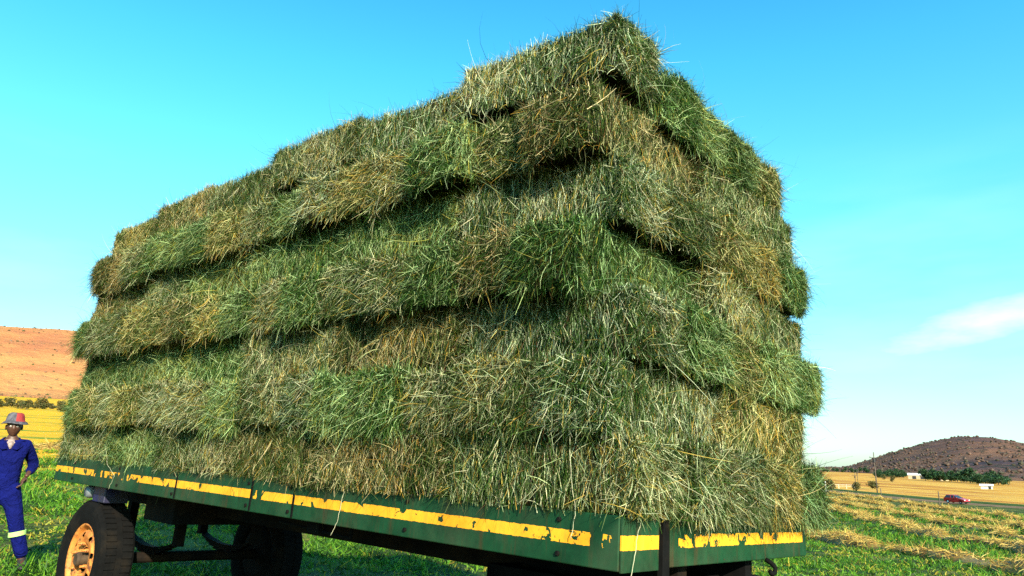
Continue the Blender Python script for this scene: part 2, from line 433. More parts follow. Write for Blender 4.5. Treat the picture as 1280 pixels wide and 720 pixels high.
for L in range(7):
    PA = (YE[L] - Y0[L]) / 6; PE = (YE[L] - Y0[L]) / 15
    along = L % 2 == 0
    if along:
        for k in range(6):
            th = side_theme[L][k]
            pos = 'at near corner' if k == 0 else ('at far left end' if k == 5 else ORD[k] + ' from near corner')
            put_bale(L, XF[L] + BW / 2 + brng.uniform(-.025, .025), Y0[L] + BL / 2 + k * PA + brng.uniform(-.02, .02), True, th,
                     f'{th} lengthwise bale, {ROW[L]} row of long side, {pos}', TOPZ[k] if L == 6 else 0)
        xs = [XF[L] + BW / 2 + (2.4 + XR[L] - XF[L] - BW) * j / 4 for j in range(5)]
        for j in range(1, 5):
            th = near_theme[L][j - 1]
            put_bale(L, xs[j], Y0[L] + BL / 2 + brng.uniform(-.05, .03), True, th, mesh=14 + j % 3 if L == 0 else None, sc=(1, max(1, (xs[1] - xs[0]) / .478), 1), label=
                     f'{th} bale end, {ROW[L]} row of short side, {ORD[j]} from near corner' if j < 4 else
                     f'{th} bale end, {ROW[L]} row of short side, at the right edge')
        for j in range(1, 5):
            put_bale(L, xs[j], Y0[L] + BL / 2 + 5 * PA, True, 'olive', f'olive bale, {ROW[L]} row of hidden far side, {ORD[j]} from long side')
    else:
        for k in range(15):
            th = end_theme[L][k]
            pos = 'at near corner' if k == 0 else ('at far left end' if k == 14 else ORD[k] + ' from near corner')
            put_bale(L, XF[L] + BL / 2 + brng.uniform(-.06, .05) * (1 + .4 * (L == 5)), Y0[L] + BW / 2 + k * PE, False, th,
                     f'{th} bale end, {ROW[L]} row of long side, {pos}', brng.uniform(-.03, .018), mesh=17 + brng.randrange(3) if brng.random() < .25 else None)
        xa = XF[L] + BL + .02; x2 = (xa + 2.4 + XR[L]) / 2; kx = (2.4 + XR[L] - xa) / BL
        put_bale(L, x2, Y0[L] + BW / 2 - [0, .02, 0, .10, 0, .06, 0][L], False, ['yellowish', 'olive', 'olive'][L // 2], f'crosswise hay bale, {ROW[L]} row of short side, right half', sc=(kx, 1, 1))
        put_bale(L, x2, Y0[L] + BW / 2 + 14 * PE, False, 'olive', f'crosswise hay bale, {ROW[L]} row of hidden far side', sc=(kx, 1, 1))

# ------------------------------------------------------------------ trailer (built in the trailer frame, under one Empty)
trailer = empty('hay_trailer', MT)
tag(trailer, 'green flatbed farm trailer with worn yellow stripes carrying the stacked hay', 'trailer')
RH = .242
M_RAILS = rail_mat('green_rail_long', 1, -.118, .030, [(3.02, 3.09), (3.13, 3.17), (.0, .055), (.10, .17), (5.36, 5.45)], (5.75, .46), (.9, .58))
M_RAILE = rail_mat('green_rail_end', 0, -.118, .033, [(.40, .56)], (.7, .53), (.9, .58))
M_PLATE = rail_mat('green_corner_plate', 0, -.118, .032, [], (0, .64), (1, .66))
def rail(name, x0, x1, y0, y1, mat):
    bm = bmesh.new(); box(bm, x0, x1, y0, y1, -RH, 0.0); return bm_obj(name, bm, mat, trailer, bevel=.006)
rail('side_rail', 0, .06, .012, 7.24, M_RAILS)
rail('side_rail', 2.34, 2.4, .012, 7.24, M_RAILS)
rail('end_rail', .06, 2.34, .014, .07, M_RAILE)
rail('end_rail', .06, 2.34, 7.18, 7.238, M_RAILE)
bm = bmesh.new(); box(bm, .004, .335, -.004, .010, -RH - .004, -.004); bm_obj('corner_plate', bm, M_PLATE, trailer, bevel=.003)
bm = bmesh.new(); box(bm, .345, .41, -.022, .012, -RH - .06, -.01); bm_obj('stake_pocket', bm, M_STEEL, trailer, bevel=.004)
bm = bmesh.new()
for i in range(16):
    box(bm, .062 + i * .1423, .062 + (i + 1) * .1423 - .006, .072, 7.176, -.05, -.018)
bm_obj('deck', bm, M_WOOD, trailer)
bm = bmesh.new()
for x in (.72, 1.58):
    box(bm, x, x + .1, .1, 7.15, -.43, -.06)
for y in (.3, 1.1, 1.9, 2.7, 3.5, 4.3, 5.1, 5.9, 6.7):
    box(bm, .07, 2.33, y, y + .07, -.14, -.055)
bm_obj('chassis_frame', bm, M_STEEL, trailer)
# front turntable, bogie and drawbar
bm = bmesh.new()
box(bm, .45, 1.95, -.18, -.08, -.50, -.37); box(bm, .45, 1.95, 1.1, 1.2, -.50, -.37)
box(bm, .45, .55, -.18, 1.2, -.505, -.365); box(bm, 1.85, 1.95, -.18, 1.2, -.505, -.365)
lathe(bm, [(.42, -.37), (.42, -.345), (.34, -.345), (.34, -.37)], 40, 'z', (1.2, .55, 0), closed=True)
bm_obj('front_bogie', bm, M_STEEL, trailer, bevel=.005)
bm = bmesh.new()
tube(bm, [(.62, -.1, -.56), (1.15, -1.7, -.62)], .05, 8); tube(bm, [(1.78, -.1, -.56), (1.25, -1.7, -.62)], .05, 8)
lathe(bm, [(.075, -.66), (.075, -.60), (.035, -.60), (.035, -.66)], 20, 'z', (1.2, -1.78, 0), closed=True)
bm_obj('drawbar', bm, M_STEEL, trailer)
bm = bmesh.new()
hp = [(1.60, -.02, -.235), (1.62, -.05, -.255), (1.625, -.07, -.28), (1.61, -.07, -.305), (1.57, -.07, -.312), (1.54, -.07, -.295)]
tube(bm, hp, .014, 8); bm_obj('rope_hook', bm, M_STEEL, trailer, smooth=True)
for yc in (.62, 6.32):
    bm = bmesh.new(); tube(bm, [(.2, yc, -.955), (2.2, yc, -.955)], .055, 12); bm_obj('axle', bm, M_STEEL, trailer)
    for x in (.77, 1.63):
        bm = bmesh.new()
        for dy in (-.6, .6): box(bm, x - .045, x + .045, yc + dy - .04, yc + dy + .04, -.78, -.425)
        for k in range(5):
            w = .62 - k * .1
            tube_pts = [(x, yc + t * w, -.84 + .10 * (t * w / .62) ** 2 * 1.0 - k * .016) for t in np.linspace(-1, 1, 9)]
            prev = None
            for p in tube_pts:
                r = [bm.verts.new((p[0] + a, p[1], p[2] + b)) for a, b in ((-.04, 0), (.04, 0), (.04, -.013), (-.04, -.013))]
                if prev:
                    for i in range(4): bm.faces.new((prev[i], prev[(i + 1) % 4], r[(i + 1) % 4], r[i]))
                prev = r
        bm_obj('leaf_spring', bm, M_STEEL, trailer)
bm = bmesh.new(); box(bm, .30, 2.1, 4.95, 5.55, -.50, -.15); bm_obj('rear_bolster', bm, M_STEEL, trailer, bevel=.006)
bm = bmesh.new(); box(bm, .10, .34, 6.05, 6.34, -.40, -.243); bm_obj('spring_bracket', bm, M_BLUE, trailer, bevel=.01)
bm = bmesh.new(); lathe(bm, [(0, 0), (.05, .0), (.062, .03), (.058, .11), (.0, .115)], 20, 'x', (.07, 6.46, -.315)); bm_obj('air_reservoir_cap', bm, plain_mat('dull_grey_metal', (.16, .18, .2), .4, .3, .4, .2, 9), trailer, smooth=True)
bm = bmesh.new()
tube(bm, [(.2, 2.2, -.33), (.2, 3.05, -.30)], .012, 6); box(bm, .17, .23, 2.52, 2.66, -.335, -.245); tube(bm, [(.2, 2.2, -.25), (.2, 2.2, -.34)], .012, 6)
bm_obj('brake_rod', bm, M_STEEL, trailer)
for y in (2.6, 3.15, 4.35):
    bm = bmesh.new(); box(bm, -.006, .0015, y, y + .018, -RH + .01, -.004); bm_obj('rail_strap', bm, M_STEEL, trailer)

bm = bmesh.new(); lathe(bm, [(.013, .004), (.013, -.008), (.009, -.011), (0, -.011)], 6, 'x'); bmesh.ops.recalc_face_normals(bm, faces=bm.faces[:])
BOLT = bpy.data.meshes.new('bolt'); bm.to_mesh(BOLT); bm.free(); BOLT.materials.append(M_STEEL)
for y in (.35, 1.45, 2.66, 3.21, 4.41, 5.55, 6.7):
    for z in (-.045, -.2):
        b = link('bolt', BOLT, trailer); b.location = (-.001, y, z)
def wheel_mesh():
    bm = bmesh.new()
    prof = [(.285, .03), (.30, .0), (.34, -.012), (.41, -.02), (.455, -.012), (.478, .012), (.486, .05), (.486, .20), (.478, .238), (.455, .262), (.41, .27), (.34, .262), (.30, .25), (.285, .22)]
    lathe(bm, prof, 64, 'x', closed=True)
    # tread blocks
    for k in range(56):
        a = 2 * math.pi * k / 56
        for (h0, h1, s) in ((.02, .10, 0), (.15, .23, .5)):
            aa = a + s * 2 * math.pi / 56
            vs = []
            for r in (.484, .497):
                for hh in (h0, h1):
                    for da in (-.035, .035):
                        vs.append(bm.verts.new((hh, r * math.cos(aa + da), r * math.sin(aa + da))))
            for f in ((4, 5, 7, 6), (0, 1, 5, 4), (2, 6, 7, 3), (0, 4, 6, 2), (1, 3, 7, 5)): bm.faces.new([vs[i] for i in f])
    bmesh.ops.recalc_face_normals(bm, faces=bm.faces[:])
    t = bpy.data.meshes.new('tyre'); bm.to_mesh(t); bm.free(); t.materials.append(M_RUBBER)
    # rim: flange, drop well, dished disc with hand holes cut through
    bm = bmesh.new()
    na, nr = 180, 26
    def h(r):
        pts = [(.10, .045), (.125, .04), (.14, .02), (.20, .012), (.235, .03), (.25, .055), (.262, .045), (.27, .012), (.288, .0), (.296, .006)]
        return float(np.interp(r, [p[0] for p in pts], [p[1] for p in pts]))
    rs = np.linspace(.10, .296, nr)
    grid = [[bm.verts.new((h(r), r * math.cos(2 * math.pi * k / na), r * math.sin(2 * math.pi * k / na))) for k in range(na)] for r in rs]
    for i in range(nr - 1):
        for k in range(na):
            rm = (rs[i] + rs[i + 1]) / 2; am = 2 * math.pi * (k + .5) / na
            y, z = rm * math.cos(am), rm * math.sin(am)
            if any((y - .205 * math.cos(t)) ** 2 + (z - .205 * math.sin(t)) ** 2 < .023 ** 2 for t in [2 * math.pi * j / 8 + .2 for j in range(8)]): continue
            bm.faces.new((grid[i][k], grid[i][(k + 1) % na], grid[i + 1][(k + 1) % na], grid[i + 1][k]))
    lathe(bm, [(.25, .056), (.245, .13), (.25, .24)], 64, 'x')
    rimm = bpy.data.meshes.new('rim'); bm.to_mesh(rimm); bm.free(); rimm.materials.append(M_RIM)
    for p in rimm.polygons: p.use_smooth = True
    bm = bmesh.new()
    lathe(bm, [(.0, -.03), (.045, -.03), (.06, -.015), (.062, .09), (.10, .10), (.10, .20), (0, .2)], 28, 'x')
    bmesh.ops.recalc_face_normals(bm, faces=bm.faces[:])
    hub = bpy.data.meshes.new('hub'); bm.to_mesh(hub); bm.free(); hub.materials.append(plain_mat('rusty_hub', (.05, .03, .015), .7, 0, .3, .5, 14, .3))
    bm = bmesh.new(); lathe(bm, [(.016, .05), (.016, .0), (.011, -.006), (.011, -.028), (0, -.028)], 6, 'x')
    nut = bpy.data.meshes.new('lug_nut'); bm.to_mesh(nut); bm.free(); nut.materials.append(M_RIM)
    bm = bmesh.new(); lathe(bm, [(0, .262), (.20, .262), (.272, .235), (.278, .12), (.0, .12)], 32, 'x')
    bmesh.ops.recalc_face_normals(bm, faces=bm.faces[:]); dr = bpy.data.meshes.new('brake_drum'); bm.to_mesh(dr); bm.free(); dr.materials.append(M_STEEL)
    return t, rimm, hub, nut, dr
W_T, W_R, W_H, W_N, W_D = wheel_mesh()
for (x, y, rot) in ((.09, 6.32, 0), (.09, .58, 0), (2.31, 6.32, math.pi), (2.31, .58, math.pi)):
    w = empty('wheel', Matrix.Translation((x, y, -.955)) @ Matrix.Scale(1.15, 4) @ Matrix.Rotation(rot, 4, 'Z') @ Matrix.Rotation(.35, 4, 'X'), trailer)
    link('tyre', W_T, w); link('rim', W_R, w); link('hub', W_H, w); link('brake_drum', W_D, w)
    for j in range(6):
        a = 2 * math.pi * j / 6
        n = link('lug_nut', W_N, w); n.location = (.0, .128 * math.cos(a), .128 * math.sin(a))

# baling twine hanging loose over the rail
def twine(pts, label):
    bm = bmesh.new(); P = [Vector(p) for p in pts]; Q = []
    for i in range(len(P) - 1):
        for k in range(6): Q.append(P[i].lerp(P[i + 1], k / 6) + Vector((random.uniform(-.004, .004), random.uniform(-.003, .003), 0)))
    Q.append(P[-1]); tube(bm, Q, .0016, 5)
    o = bm_obj('baling_twine', bm, M_TWINE, None, smooth=True); o.matrix_world = MT
    tag(o, label, 'twine', 'loose ends of baling twine over the rail'); return o
M_TWINE = plain_mat('pale_twine', (.42, .40, .26), .8, 0, .2, .2, 20)
twine([(-.03, .30, .40), (-.015, .28, .15), (-.012, .25, -.02), (-.014, .27, -.13)], 'pale loose twine hanging across the long rail beside the corner plate')
twine([(.10, -.09, .10), (.11, -.03, -.02), (.09, -.02, -.15), (.05, -.025, -.28), (.0, -.03, -.30)], 'pale loose twine dangling over the yellow patch of the corner plate')
twine([(-.03, 2.08, .25), (-.012, 2.05, .0), (-.015, 2.07, -.2), (-.02, 2.12, -.3)], 'pale loose twine hanging over the middle of the long rail')
twine([(-.04, 5.9, .15), (-.02, 5.82, -.02), (-.02, 5.6, -.12), (-.02, 5.68, -.25)], 'pale loose twine over the chipped stripe near the left end of the rail')

# ------------------------------------------------------------------ ground sheet
def ground_zones(x, y):
    """dry (0 green .. 1 golden) from where the crop stands"""
    d = np.hypot(x, y); w = sst(-.38, .3, x / (d + 1e-6))
    # right: green lucerne to the road, golden stubble beyond
    road_x = np.interp(y, [50, 80, 105, 122, 138, 166, 208, 260, 800], [97, 85, 77, 73.5, 75, 80, 87, 97, 150])
    right = sst(-1, 3, x - road_x - 7) * 1.0
    right = np.maximum(right, sst(420, 500, d))
    left = .12 + .88 * sst(22, 38, d)
    return left * (1 - w) + right * w
def ground():
    ra = np.concatenate([np.linspace(0, 40, 90)[1:], np.geomspace(41, 8500, 110)])
    az = np.linspace(-math.pi, math.pi, 361)[:-1]
    # finer fan in front
    az = np.sort(np.concatenate([az, np.linspace(-.75, .75, 300)]))
    A, Rr = np.meshgrid(az, ra)
    x = Rr * np.sin(A); y = Rr * np.cos(A); z = terrain(x, y)
    z = z + .03 * np.sin(x * 2.1 + np.sin(y * 1.3)) * np.sin(y * 1.9 + np.sin(x)) * np.exp(-Rr / 60)
    na = len(az); V = np.stack([x, y, z], -1).reshape(-1, 3); V = np.concatenate([V, [[0, 0, tz(0, 0)]]])
    i = (np.arange(len(ra) - 1)[:, None] * na + np.arange(na)[None]).ravel(); j = (np.arange(len(ra) - 1)[:, None] * na + (np.arange(na)[None] + 1) % na).ravel()
    Q = np.stack([i, j, j + na, i + na], 1)
    tr = np.stack([np.full(na, len(V) - 1), (np.arange(na) + 1) % na, np.arange(na)], 1)
    dry = ground_zones(V[:, 0], V[:, 1]); col = np.stack([dry, dry, dry], 1)
    m, nt, out = new_mat('field_ground')
    co = N(nt, 'ShaderNodeTexCoord').outputs['Object']
    dryn = N(nt, 'ShaderNodeAttribute', attribute_name='tone').outputs['Fac']
    n_f = noise(nt, co, 5.5, 8, .7); n_m = noise(nt, co, .45, 6, .6); n_c = noise(nt, co, .035, 5, .55)
    green = ramp(nt, n_f, [(.3, (.008, .016, .004)), (.5, (.022, .045, .008)), (.7, (.08, .12, .02))])
    patch = ramp(nt, n_m, [(.48, (0, 0, 0)), (.62, (1, 1, 1))])
    green = mix(nt, math_(nt, 'MULTIPLY', patch, .55), green, (.26, .24, .05))
    st = N(nt, 'ShaderNodeMapping', {'Vector': co, 'Rotation': (0, 0, rad(-24)), 'Scale': (.10, .012, .1)})
    bands = noise(nt, st.outputs[0], 1.0, 4, .6)
    gold = ramp(nt, bands, [(.38, (.30, .11, .02)), (.47, (.55, .26, .03)), (.55, (.62, .38, .07)), (.64, (.40, .15, .03))])
    gold = mix(nt, math_(nt, 'MULTIPLY', n_f, .35), gold, (.2, .11, .03))
    lft = N(nt, 'ShaderNodeSeparateXYZ', {0: co}).outputs[0]
    isl = math_(nt, 'LESS_THAN', lft, 0.0)
    gb = N(nt, 'ShaderNodeMapping', {'Vector': co, 'Rotation': (0, 0, rad(20)), 'Scale': (.03, .16, .1)})
    gbn = ramp(nt, noise(nt, gb.outputs[0], 1.0, 5, .6), [(.55, (0, 0, 0)), (.62, (1, 1, 1))])
    yel = mix(nt, gbn, (.60, .32, .012), (.12, .19, .015))
    gold = mix(nt, isl, gold, yel)
    f = math_(nt, 'ADD', dryn, math_(nt, 'MULTIPLY', math_(nt, 'SUBTRACT', n_c, .5), .5), clamp=True)
    f = ramp(nt, f, [(.35, (0, 0, 0)), (.65, (1, 1, 1))])
    c = mix(nt, f, green, gold)
    principled(nt, out, c, .9, 0, .1, bump(nt, n_f, .8, .12))
    me = np_mesh('field_ground', V, Q, [m], col, smooth=True, tris=tr)
    tag(link('field_ground', me), kind='structure')
ground()

# road: a dusty gravel strip with verges
def strip(name, cx, cy, half, mat, lift, kind='structure'):
    P = np.stack([cx, cy], 1); t = np.gradient(P, axis=0); t /= np.linalg.norm(t, axis=1, keepdims=True); nrm = np.stack([t[:, 1], -t[:, 0]], 1)
    us = np.linspace(-1, 1, 7); V = []
    for u in us:
        q = P + nrm * half * u; V.append(np.stack([q[:, 0], q[:, 1], terrain(q[:, 0], q[:, 1]) + lift * (1 if abs(u) < .9 else .0)], 1))
    V = np.stack(V, 1); n = len(P); V = V.reshape(-1, 3)
    i = (np.arange(n - 1)[:, None] * 7 + np.arange(6)[None]).ravel(); Q = np.stack([i, i + 1, i + 8, i + 7], 1)
    o = link(name, np_mesh(name, V, Q, [mat], smooth=True)); tag(o, kind=kind); return o
RY = np.linspace(40, 800, 300)
RX = np.interp(RY, [50, 80, 105, 122, 138, 166, 208, 260, 800], [97, 85, 77, 73.5, 75, 80, 87, 97, 150])
RX = np.convolve(np.pad(RX, 10, mode='edge'), np.ones(21) / 21, 'valid')
strip('gravel_road', RX, RY, 2.3, plain_mat('road_gravel', (.16, .10, .055), .95, 0, .1, .25, .6, .3), .12)
strip('road_verge', RX + 6.0, RY, 2.2, plain_mat('verge_grass', (.04, .07, .012), .95, 0, .1, .5, .8, .5), .22)

# ------------------------------------------------------------------ standing lucerne leaves (uncountable)
def grass():
    rng = np.random.default_rng(3); V, Q, C = [], [], []; off = 0
    nc = 42000
    d = np.concatenate([rng.uniform(4, 40, int(nc * .7)), rng.uniform(40, 105, nc - int(nc * .7))]); a = rng.uniform(-.74, .74, nc)
    x = d * np.sin(a); y = d * np.cos(a)
    rx = np.interp(y, RY, RX); ok = (x < rx - 4.5) & ((x > 0) | (d < 60)); x, y, d = x[ok], y[ok], d[ok]
    # patchy stand: denser, taller tufts alternate with thin dry spots
    pat = np.sin(x * .9 + 1.7 * np.sin(y * .35)) + np.sin(y * 1.1 + x * .4) + rng.normal(0, .7, len(x))
    per = 9
    idx = np.repeat(np.arange(len(x)), per); n = len(idx)
    sc = (.55 + d / 26)[idx]
    px = x[idx] + rng.normal(0, .07, n) * sc; py = y[idx] + rng.normal(0, .07, n) * sc
    P = np.stack([px, py, terrain(px, py) - .01], 1)
    D = rng.normal(size=(n, 3)) * [.7, .7, .3] + [0, 0, .8]
    h = np.clip(.11 + .05 * pat[idx], .05, .3) * rng.uniform(.6, 1.3, n) * sc ** .55
    W = rng.uniform(.012, .026, n) * sc
    v, q = ribbons(P, D, h, W, .5, .4, rng, 2, .35)
    g = np.array([(.026, .09, .006), (.065, .18, .010), (.13, .27, .016), (.009, .03, .004), (.36, .28, .03), (.24, .26, .025)])
    pr = np.stack([.25 + 0 * pat, .3 + .1 * pat, .2 + 0 * pat, .15 + .05 * pat, .10 - .08 * pat, .09 - .05 * pat], 1).clip(.02, None)
    pr /= pr.sum(1, keepdims=True); k = (rng.random(len(x))[:, None] > pr.cumsum(1)).sum(1).clip(0, 5)
    c = g[k][idx] * rng.uniform(.75, 1.25, (n, 1))
    me = np_mesh('lucerne_grass', v, q, [M_GRASS], np.repeat(c, 6, axis=0))
    tag(link('lucerne_grass', me), kind='stuff')
grass()

# ------------------------------------------------------------------ windrows of cut hay
def windrow(pts, half, height, seed, label):
    rng = np.random.default_rng(seed); pts = np.array(pts, float)
    seglen = np.r_[0, np.cumsum(np.hypot(*np.diff(pts, axis=0).T))]; Ln = seglen[-1]
    n = int(Ln / .45) + 2; s = np.linspace(0, Ln, n)
    cx = np.interp(s, seglen, pts[:, 0]); cy = np.interp(s, seglen, pts[:, 1])
    k = np.ones(9) / 9; cx = np.convolve(np.pad(cx, 4, mode='edge'), k, 'valid'); cy = np.convolve(np.pad(cy, 4, mode='edge'), k, 'valid')
    cx = cx + .45 * np.sin(s * .31 + seed) + .25 * np.sin(s * .83)
    t = np.stack([np.gradient(cx), np.gradient(cy)], 1); t /= np.linalg.norm(t, axis=1, keepdims=True); nr = np.stack([t[:, 1], -t[:, 0]], 1)
    m = 9; us = np.linspace(-1, 1, m)
    lump = .62 + .38 * np.sin(s * .9 + seed) * np.sin(s * .37) + rng.normal(0, .08, n)
    lump = np.clip(lump, .12, 1.3)
    V = np.zeros((n, m, 3)); wl = half * (.8 + .3 * np.sin(s * .6 + seed * 2)) * rng.uniform(.85, 1.15, n)
    for j, u in enumerate(us):
        x = cx + nr[:, 0] * wl * u; y = cy + nr[:, 1] * wl * u
        V[:, j, 0] = x; V[:, j, 1] = y
        V[:, j, 2] = terrain(x, y) + height * lump * (1 - u * u) ** .8 * rng.uniform(.85, 1.12, n) - (.06 if abs(u) > .99 else 0)
    i = (np.arange(n - 1)[:, None] * m + np.arange(m - 1)[None]).ravel(); q0 = np.stack([i, i + 1, i + m + 1, i + m], 1)
    V0 = V.reshape(-1, 3)
    c0 = np.array([(.30, .19, .05)]) * rng.uniform(.6, 1.3, (len(V0), 1))
    dist = np.hypot(cx, cy)
    nb = int(min(22000, 400 * Ln)); ii = rng.integers(0, n, nb); ii = ii[(lump[ii] > .5) | (rng.random(nb) < .12)]; nb = len(ii); uu = rng.uniform(-.95, .95, nb); sc = .6 + dist[ii] / 40
    base = V[ii, np.clip(((uu + 1) / 2 * (m - 1)).round().astype(int), 0, m - 1)] + rng.normal(0, .12, (nb, 3)) * [1, 1, .1]
    D = rng.normal(size=(nb, 3)) * [1, 1, .45] + [0, 0, .25]
    L = rng.uniform(.12, .34, nb) * sc ** .6; W = rng.uniform(.008, .018, nb) * sc
    v, q = ribbons(base, D, L, W, .5, .4, rng, 3, .4)
    pal = np.array([(.60, .40, .08), (.66, .47, .14), (.42, .23, .05), (.20, .10, .03), (.26, .26, .06)])
    c = pal[rng.choice(5, nb, p=[.33, .25, .2, .12, .10])] * rng.uniform(.75, 1.2, (nb, 1))
    me = np_mesh('hay_windrow', np.concatenate([V0, v]), np.concatenate([q0, q + len(V0)]), [M_GRASS], np.concatenate([c0, np.repeat(c, 8, axis=0)]))
    tag(link('hay_windrow', me), label, 'windrow', 'windrows of cut hay drying on the field')
windrow([(12.2, 40), (12.9, 32.2), (13.5, 29.8), (13.5, 25.8), (13.2, 21.5), (13.6, 18), (14.2, 12)], .7, .42, 1, 'golden windrow of cut hay nearest the right end of the trailer')
windrow([(42.4, 103), (30.5, 66), (24, 47), (20.6, 36), (19.2, 31), (17.9, 25), (17.4, 18)], .48, .42, 2, 'golden windrow second from the trailer, passing behind the nearest one')
windrow([(57, 138), (49, 106), (41, 81), (33.8, 60), (28.6, 46), (25.2, 36), (23, 26)], .30, .34, 3, 'third golden windrow from the trailer, in mid field')
windrow([(61.6, 145), (57, 117), (52, 99), (44, 75), (37, 57), (34, 49), (30, 38)], .30, .34, 4, 'fourth windrow from the trailer, second nearest to the road')
windrow([(74, 170), (66, 128), (58, 98), (52, 80), (46, 65), (41, 52)], .30, .34, 5, 'last windrow of cut hay before the gravel road')
windrow([(-36, 22), (-31, 33), (-27, 42), (-24, 50)], .8, .3, 6, 'low yellow windrow in the field behind the man in blue')

# ------------------------------------------------------------------ hills and their scrub
def hill(name, az0, az1, d0, d1, prof, mat, seed, foot):
    az = np.radians(np.linspace(az0, az1, 150)); dd = np.linspace(0, 1, 60); rng = np.random.default_rng(seed); f = field3(rng, 10, .012); f2 = field3(rng, 12, .04)
    A, S = np.meshgrid(az, dd, indexing='ij'); D0 = np.interp(np.degrees(A), *foot); D = D0 + (d1 - D0) * S
    x = D * np.sin(A); y = D * np.cos(A); H = np.interp(np.degrees(A), *prof)
    base = terrain(x, y); p = np.where(S < .62, sst(0, .62, S) ** 1.15, 1 - .6 * sst(.62, 1, S))
    q = np.stack([x.ravel(), y.ravel(), 0 * x.ravel()], 1)
    nz = (f(q).reshape(x.shape) * .075 + f2(q).reshape(x.shape) * .02) * H * sst(0, .2, S)
    z = base - 1.2 * (S < .01) + np.maximum(H - base, 0) * p + nz * (1 - .75 * np.exp(-((S - .62) / .06) ** 2))
    V = np.stack([x, y, z], -1).reshape(-1, 3); m = len(dd)
    i = (np.arange(len(az) - 1)[:, None] * m + np.arange(m - 1)[None]).ravel(); Q = np.stack([i, i + 1, i + m + 1, i + m], 1)
    o = link(name, np_mesh(name, V, Q, [mat], smooth=True)); tag(o, kind='structure')
    return V.reshape(len(az), m, 3)
def hill_mat(name, stops, speck, thr, sc):
    m, nt, out = new_mat(name); co = N(nt, 'ShaderNodeTexCoord').outputs['Object']
    c = ramp(nt, noise(nt, co, sc, 8, .62), stops)
    sp = ramp(nt, noise(nt, co, sc * 14, 5, .7), [(thr, (0, 0, 0)), (thr + .06, (1, 1, 1))])
    c = mix(nt, sp, c, speck)
    principled(nt, out, c, .95, 0, .05, bump(nt, noise(nt, co, sc * 10, 6, .7), 1.0, 6)); return m
M_HILL_L = hill_mat('dry_hillside', [(.3, (.29, .10, .06)), (.45, (.38, .145, .06)), (.58, (.45, .215, .075)), (.7, (.30, .11, .075))], (.20, .12, .06), .6, .006)
M_HILL_R = hill_mat('scrub_hillside', [(.3, (.045, .032, .04)), (.43, (.10, .055, .045)), (.57, (.17, .085, .05)), (.72, (.09, .052, .045))], (.025, .028, .02), .54, .004)
HL = hill('hill', -80, 8, 0, 1900, ([-80, -60, -45, -37, -33, -29, -24, -10, 0, 8], [260, 235, 205, 187, 190, 193, 190, 120, 70, 30]), M_HILL_L, 4, ([-80, 8], [560, 560]))
HR = hill('hill', 14, 75, 0, 3300, ([14, 22, 24.6, 27, 29.5, 31.6, 33.5, 35.6, 40, 50, 75], [-4, -3, 2, 36, 66, 82, 79, 62, 50, 90, 110]), M_HILL_R, 9, ([14, 24, 28, 33, 37, 75], [1500, 1250, 800, 620, 520, 520]))
def scrub(name, G, n, s0, s1, cols, seed, smax):
    rng = np.random.default_rng(seed)
    ph = (1 + 5 ** .5) / 2
    iv = np.array([(-1, ph, 0), (1, ph, 0), (-1, -ph, 0), (1, -ph, 0), (0, -1, ph), (0, 1, ph), (0, -1, -ph), (0, 1, -ph), (ph, 0, -1), (ph, 0, 1), (-ph, 0, -1), (-ph, 0, 1)]); iv /= np.linalg.norm(iv[0])
    it = np.array([(0, 11, 5), (0, 5, 1), (0, 1, 7), (0, 7, 10), (0, 10, 11), (1, 5, 9), (5, 11, 4), (11, 10, 2), (10, 7, 6), (7, 1, 8), (3, 9, 4), (3, 4, 2), (3, 2, 6), (3, 6, 8), (3, 8, 9), (4, 9, 5), (2, 4, 11), (6, 2, 10), (8, 6, 7), (9, 8, 1)])
    a = rng.integers(0, G.shape[0] - 1, n); b = rng.integers(1, smax, n); fa_, fb_ = rng.random(n)[:, None], rng.random(n)[:, None]
    P = (G[a, b] * (1 - fa_) + G[a + 1, b] * fa_) * (1 - fb_) + (G[a, b + 1] * (1 - fa_) + G[a + 1, b + 1] * fa_) * fb_
    r = rng.uniform(s0, s1, n) * rng.uniform(.6, 1, n)
    V = iv[None] * r[:, None, None] * rng.uniform(.65, 1.25, (n, 12, 1)) * np.array([1, 1, .8]) + P[:, None] + np.stack([0 * r, 0 * r, r * .4], 1)[:, None]
    Tn = (it[None] + (np.arange(n) * 12)[:, None, None]).reshape(-1, 3)
    c = np.array(cols)[rng.integers(0, len(cols), n)] * rng.uniform(.7, 1.3, (n, 1))
    me = np_mesh(name, V.reshape(-1, 3), np.zeros((0, 4), int), [M_GRASS], np.repeat(c, 12, axis=0), tris=Tn)
    tag(link(name, me), kind='stuff')
scrub('hillside_scrub', HL, 3200, .6, 2.0, [(.14, .10, .04), (.09, .09, .03), (.2, .12, .07)], 1, 38)
scrub('hillside_scrub', HR, 5200, 1.5, 4.2, [(.08, .05, .035), (.10, .06, .04), (.07, .06, .035), (.13, .075, .05)], 2, 44)

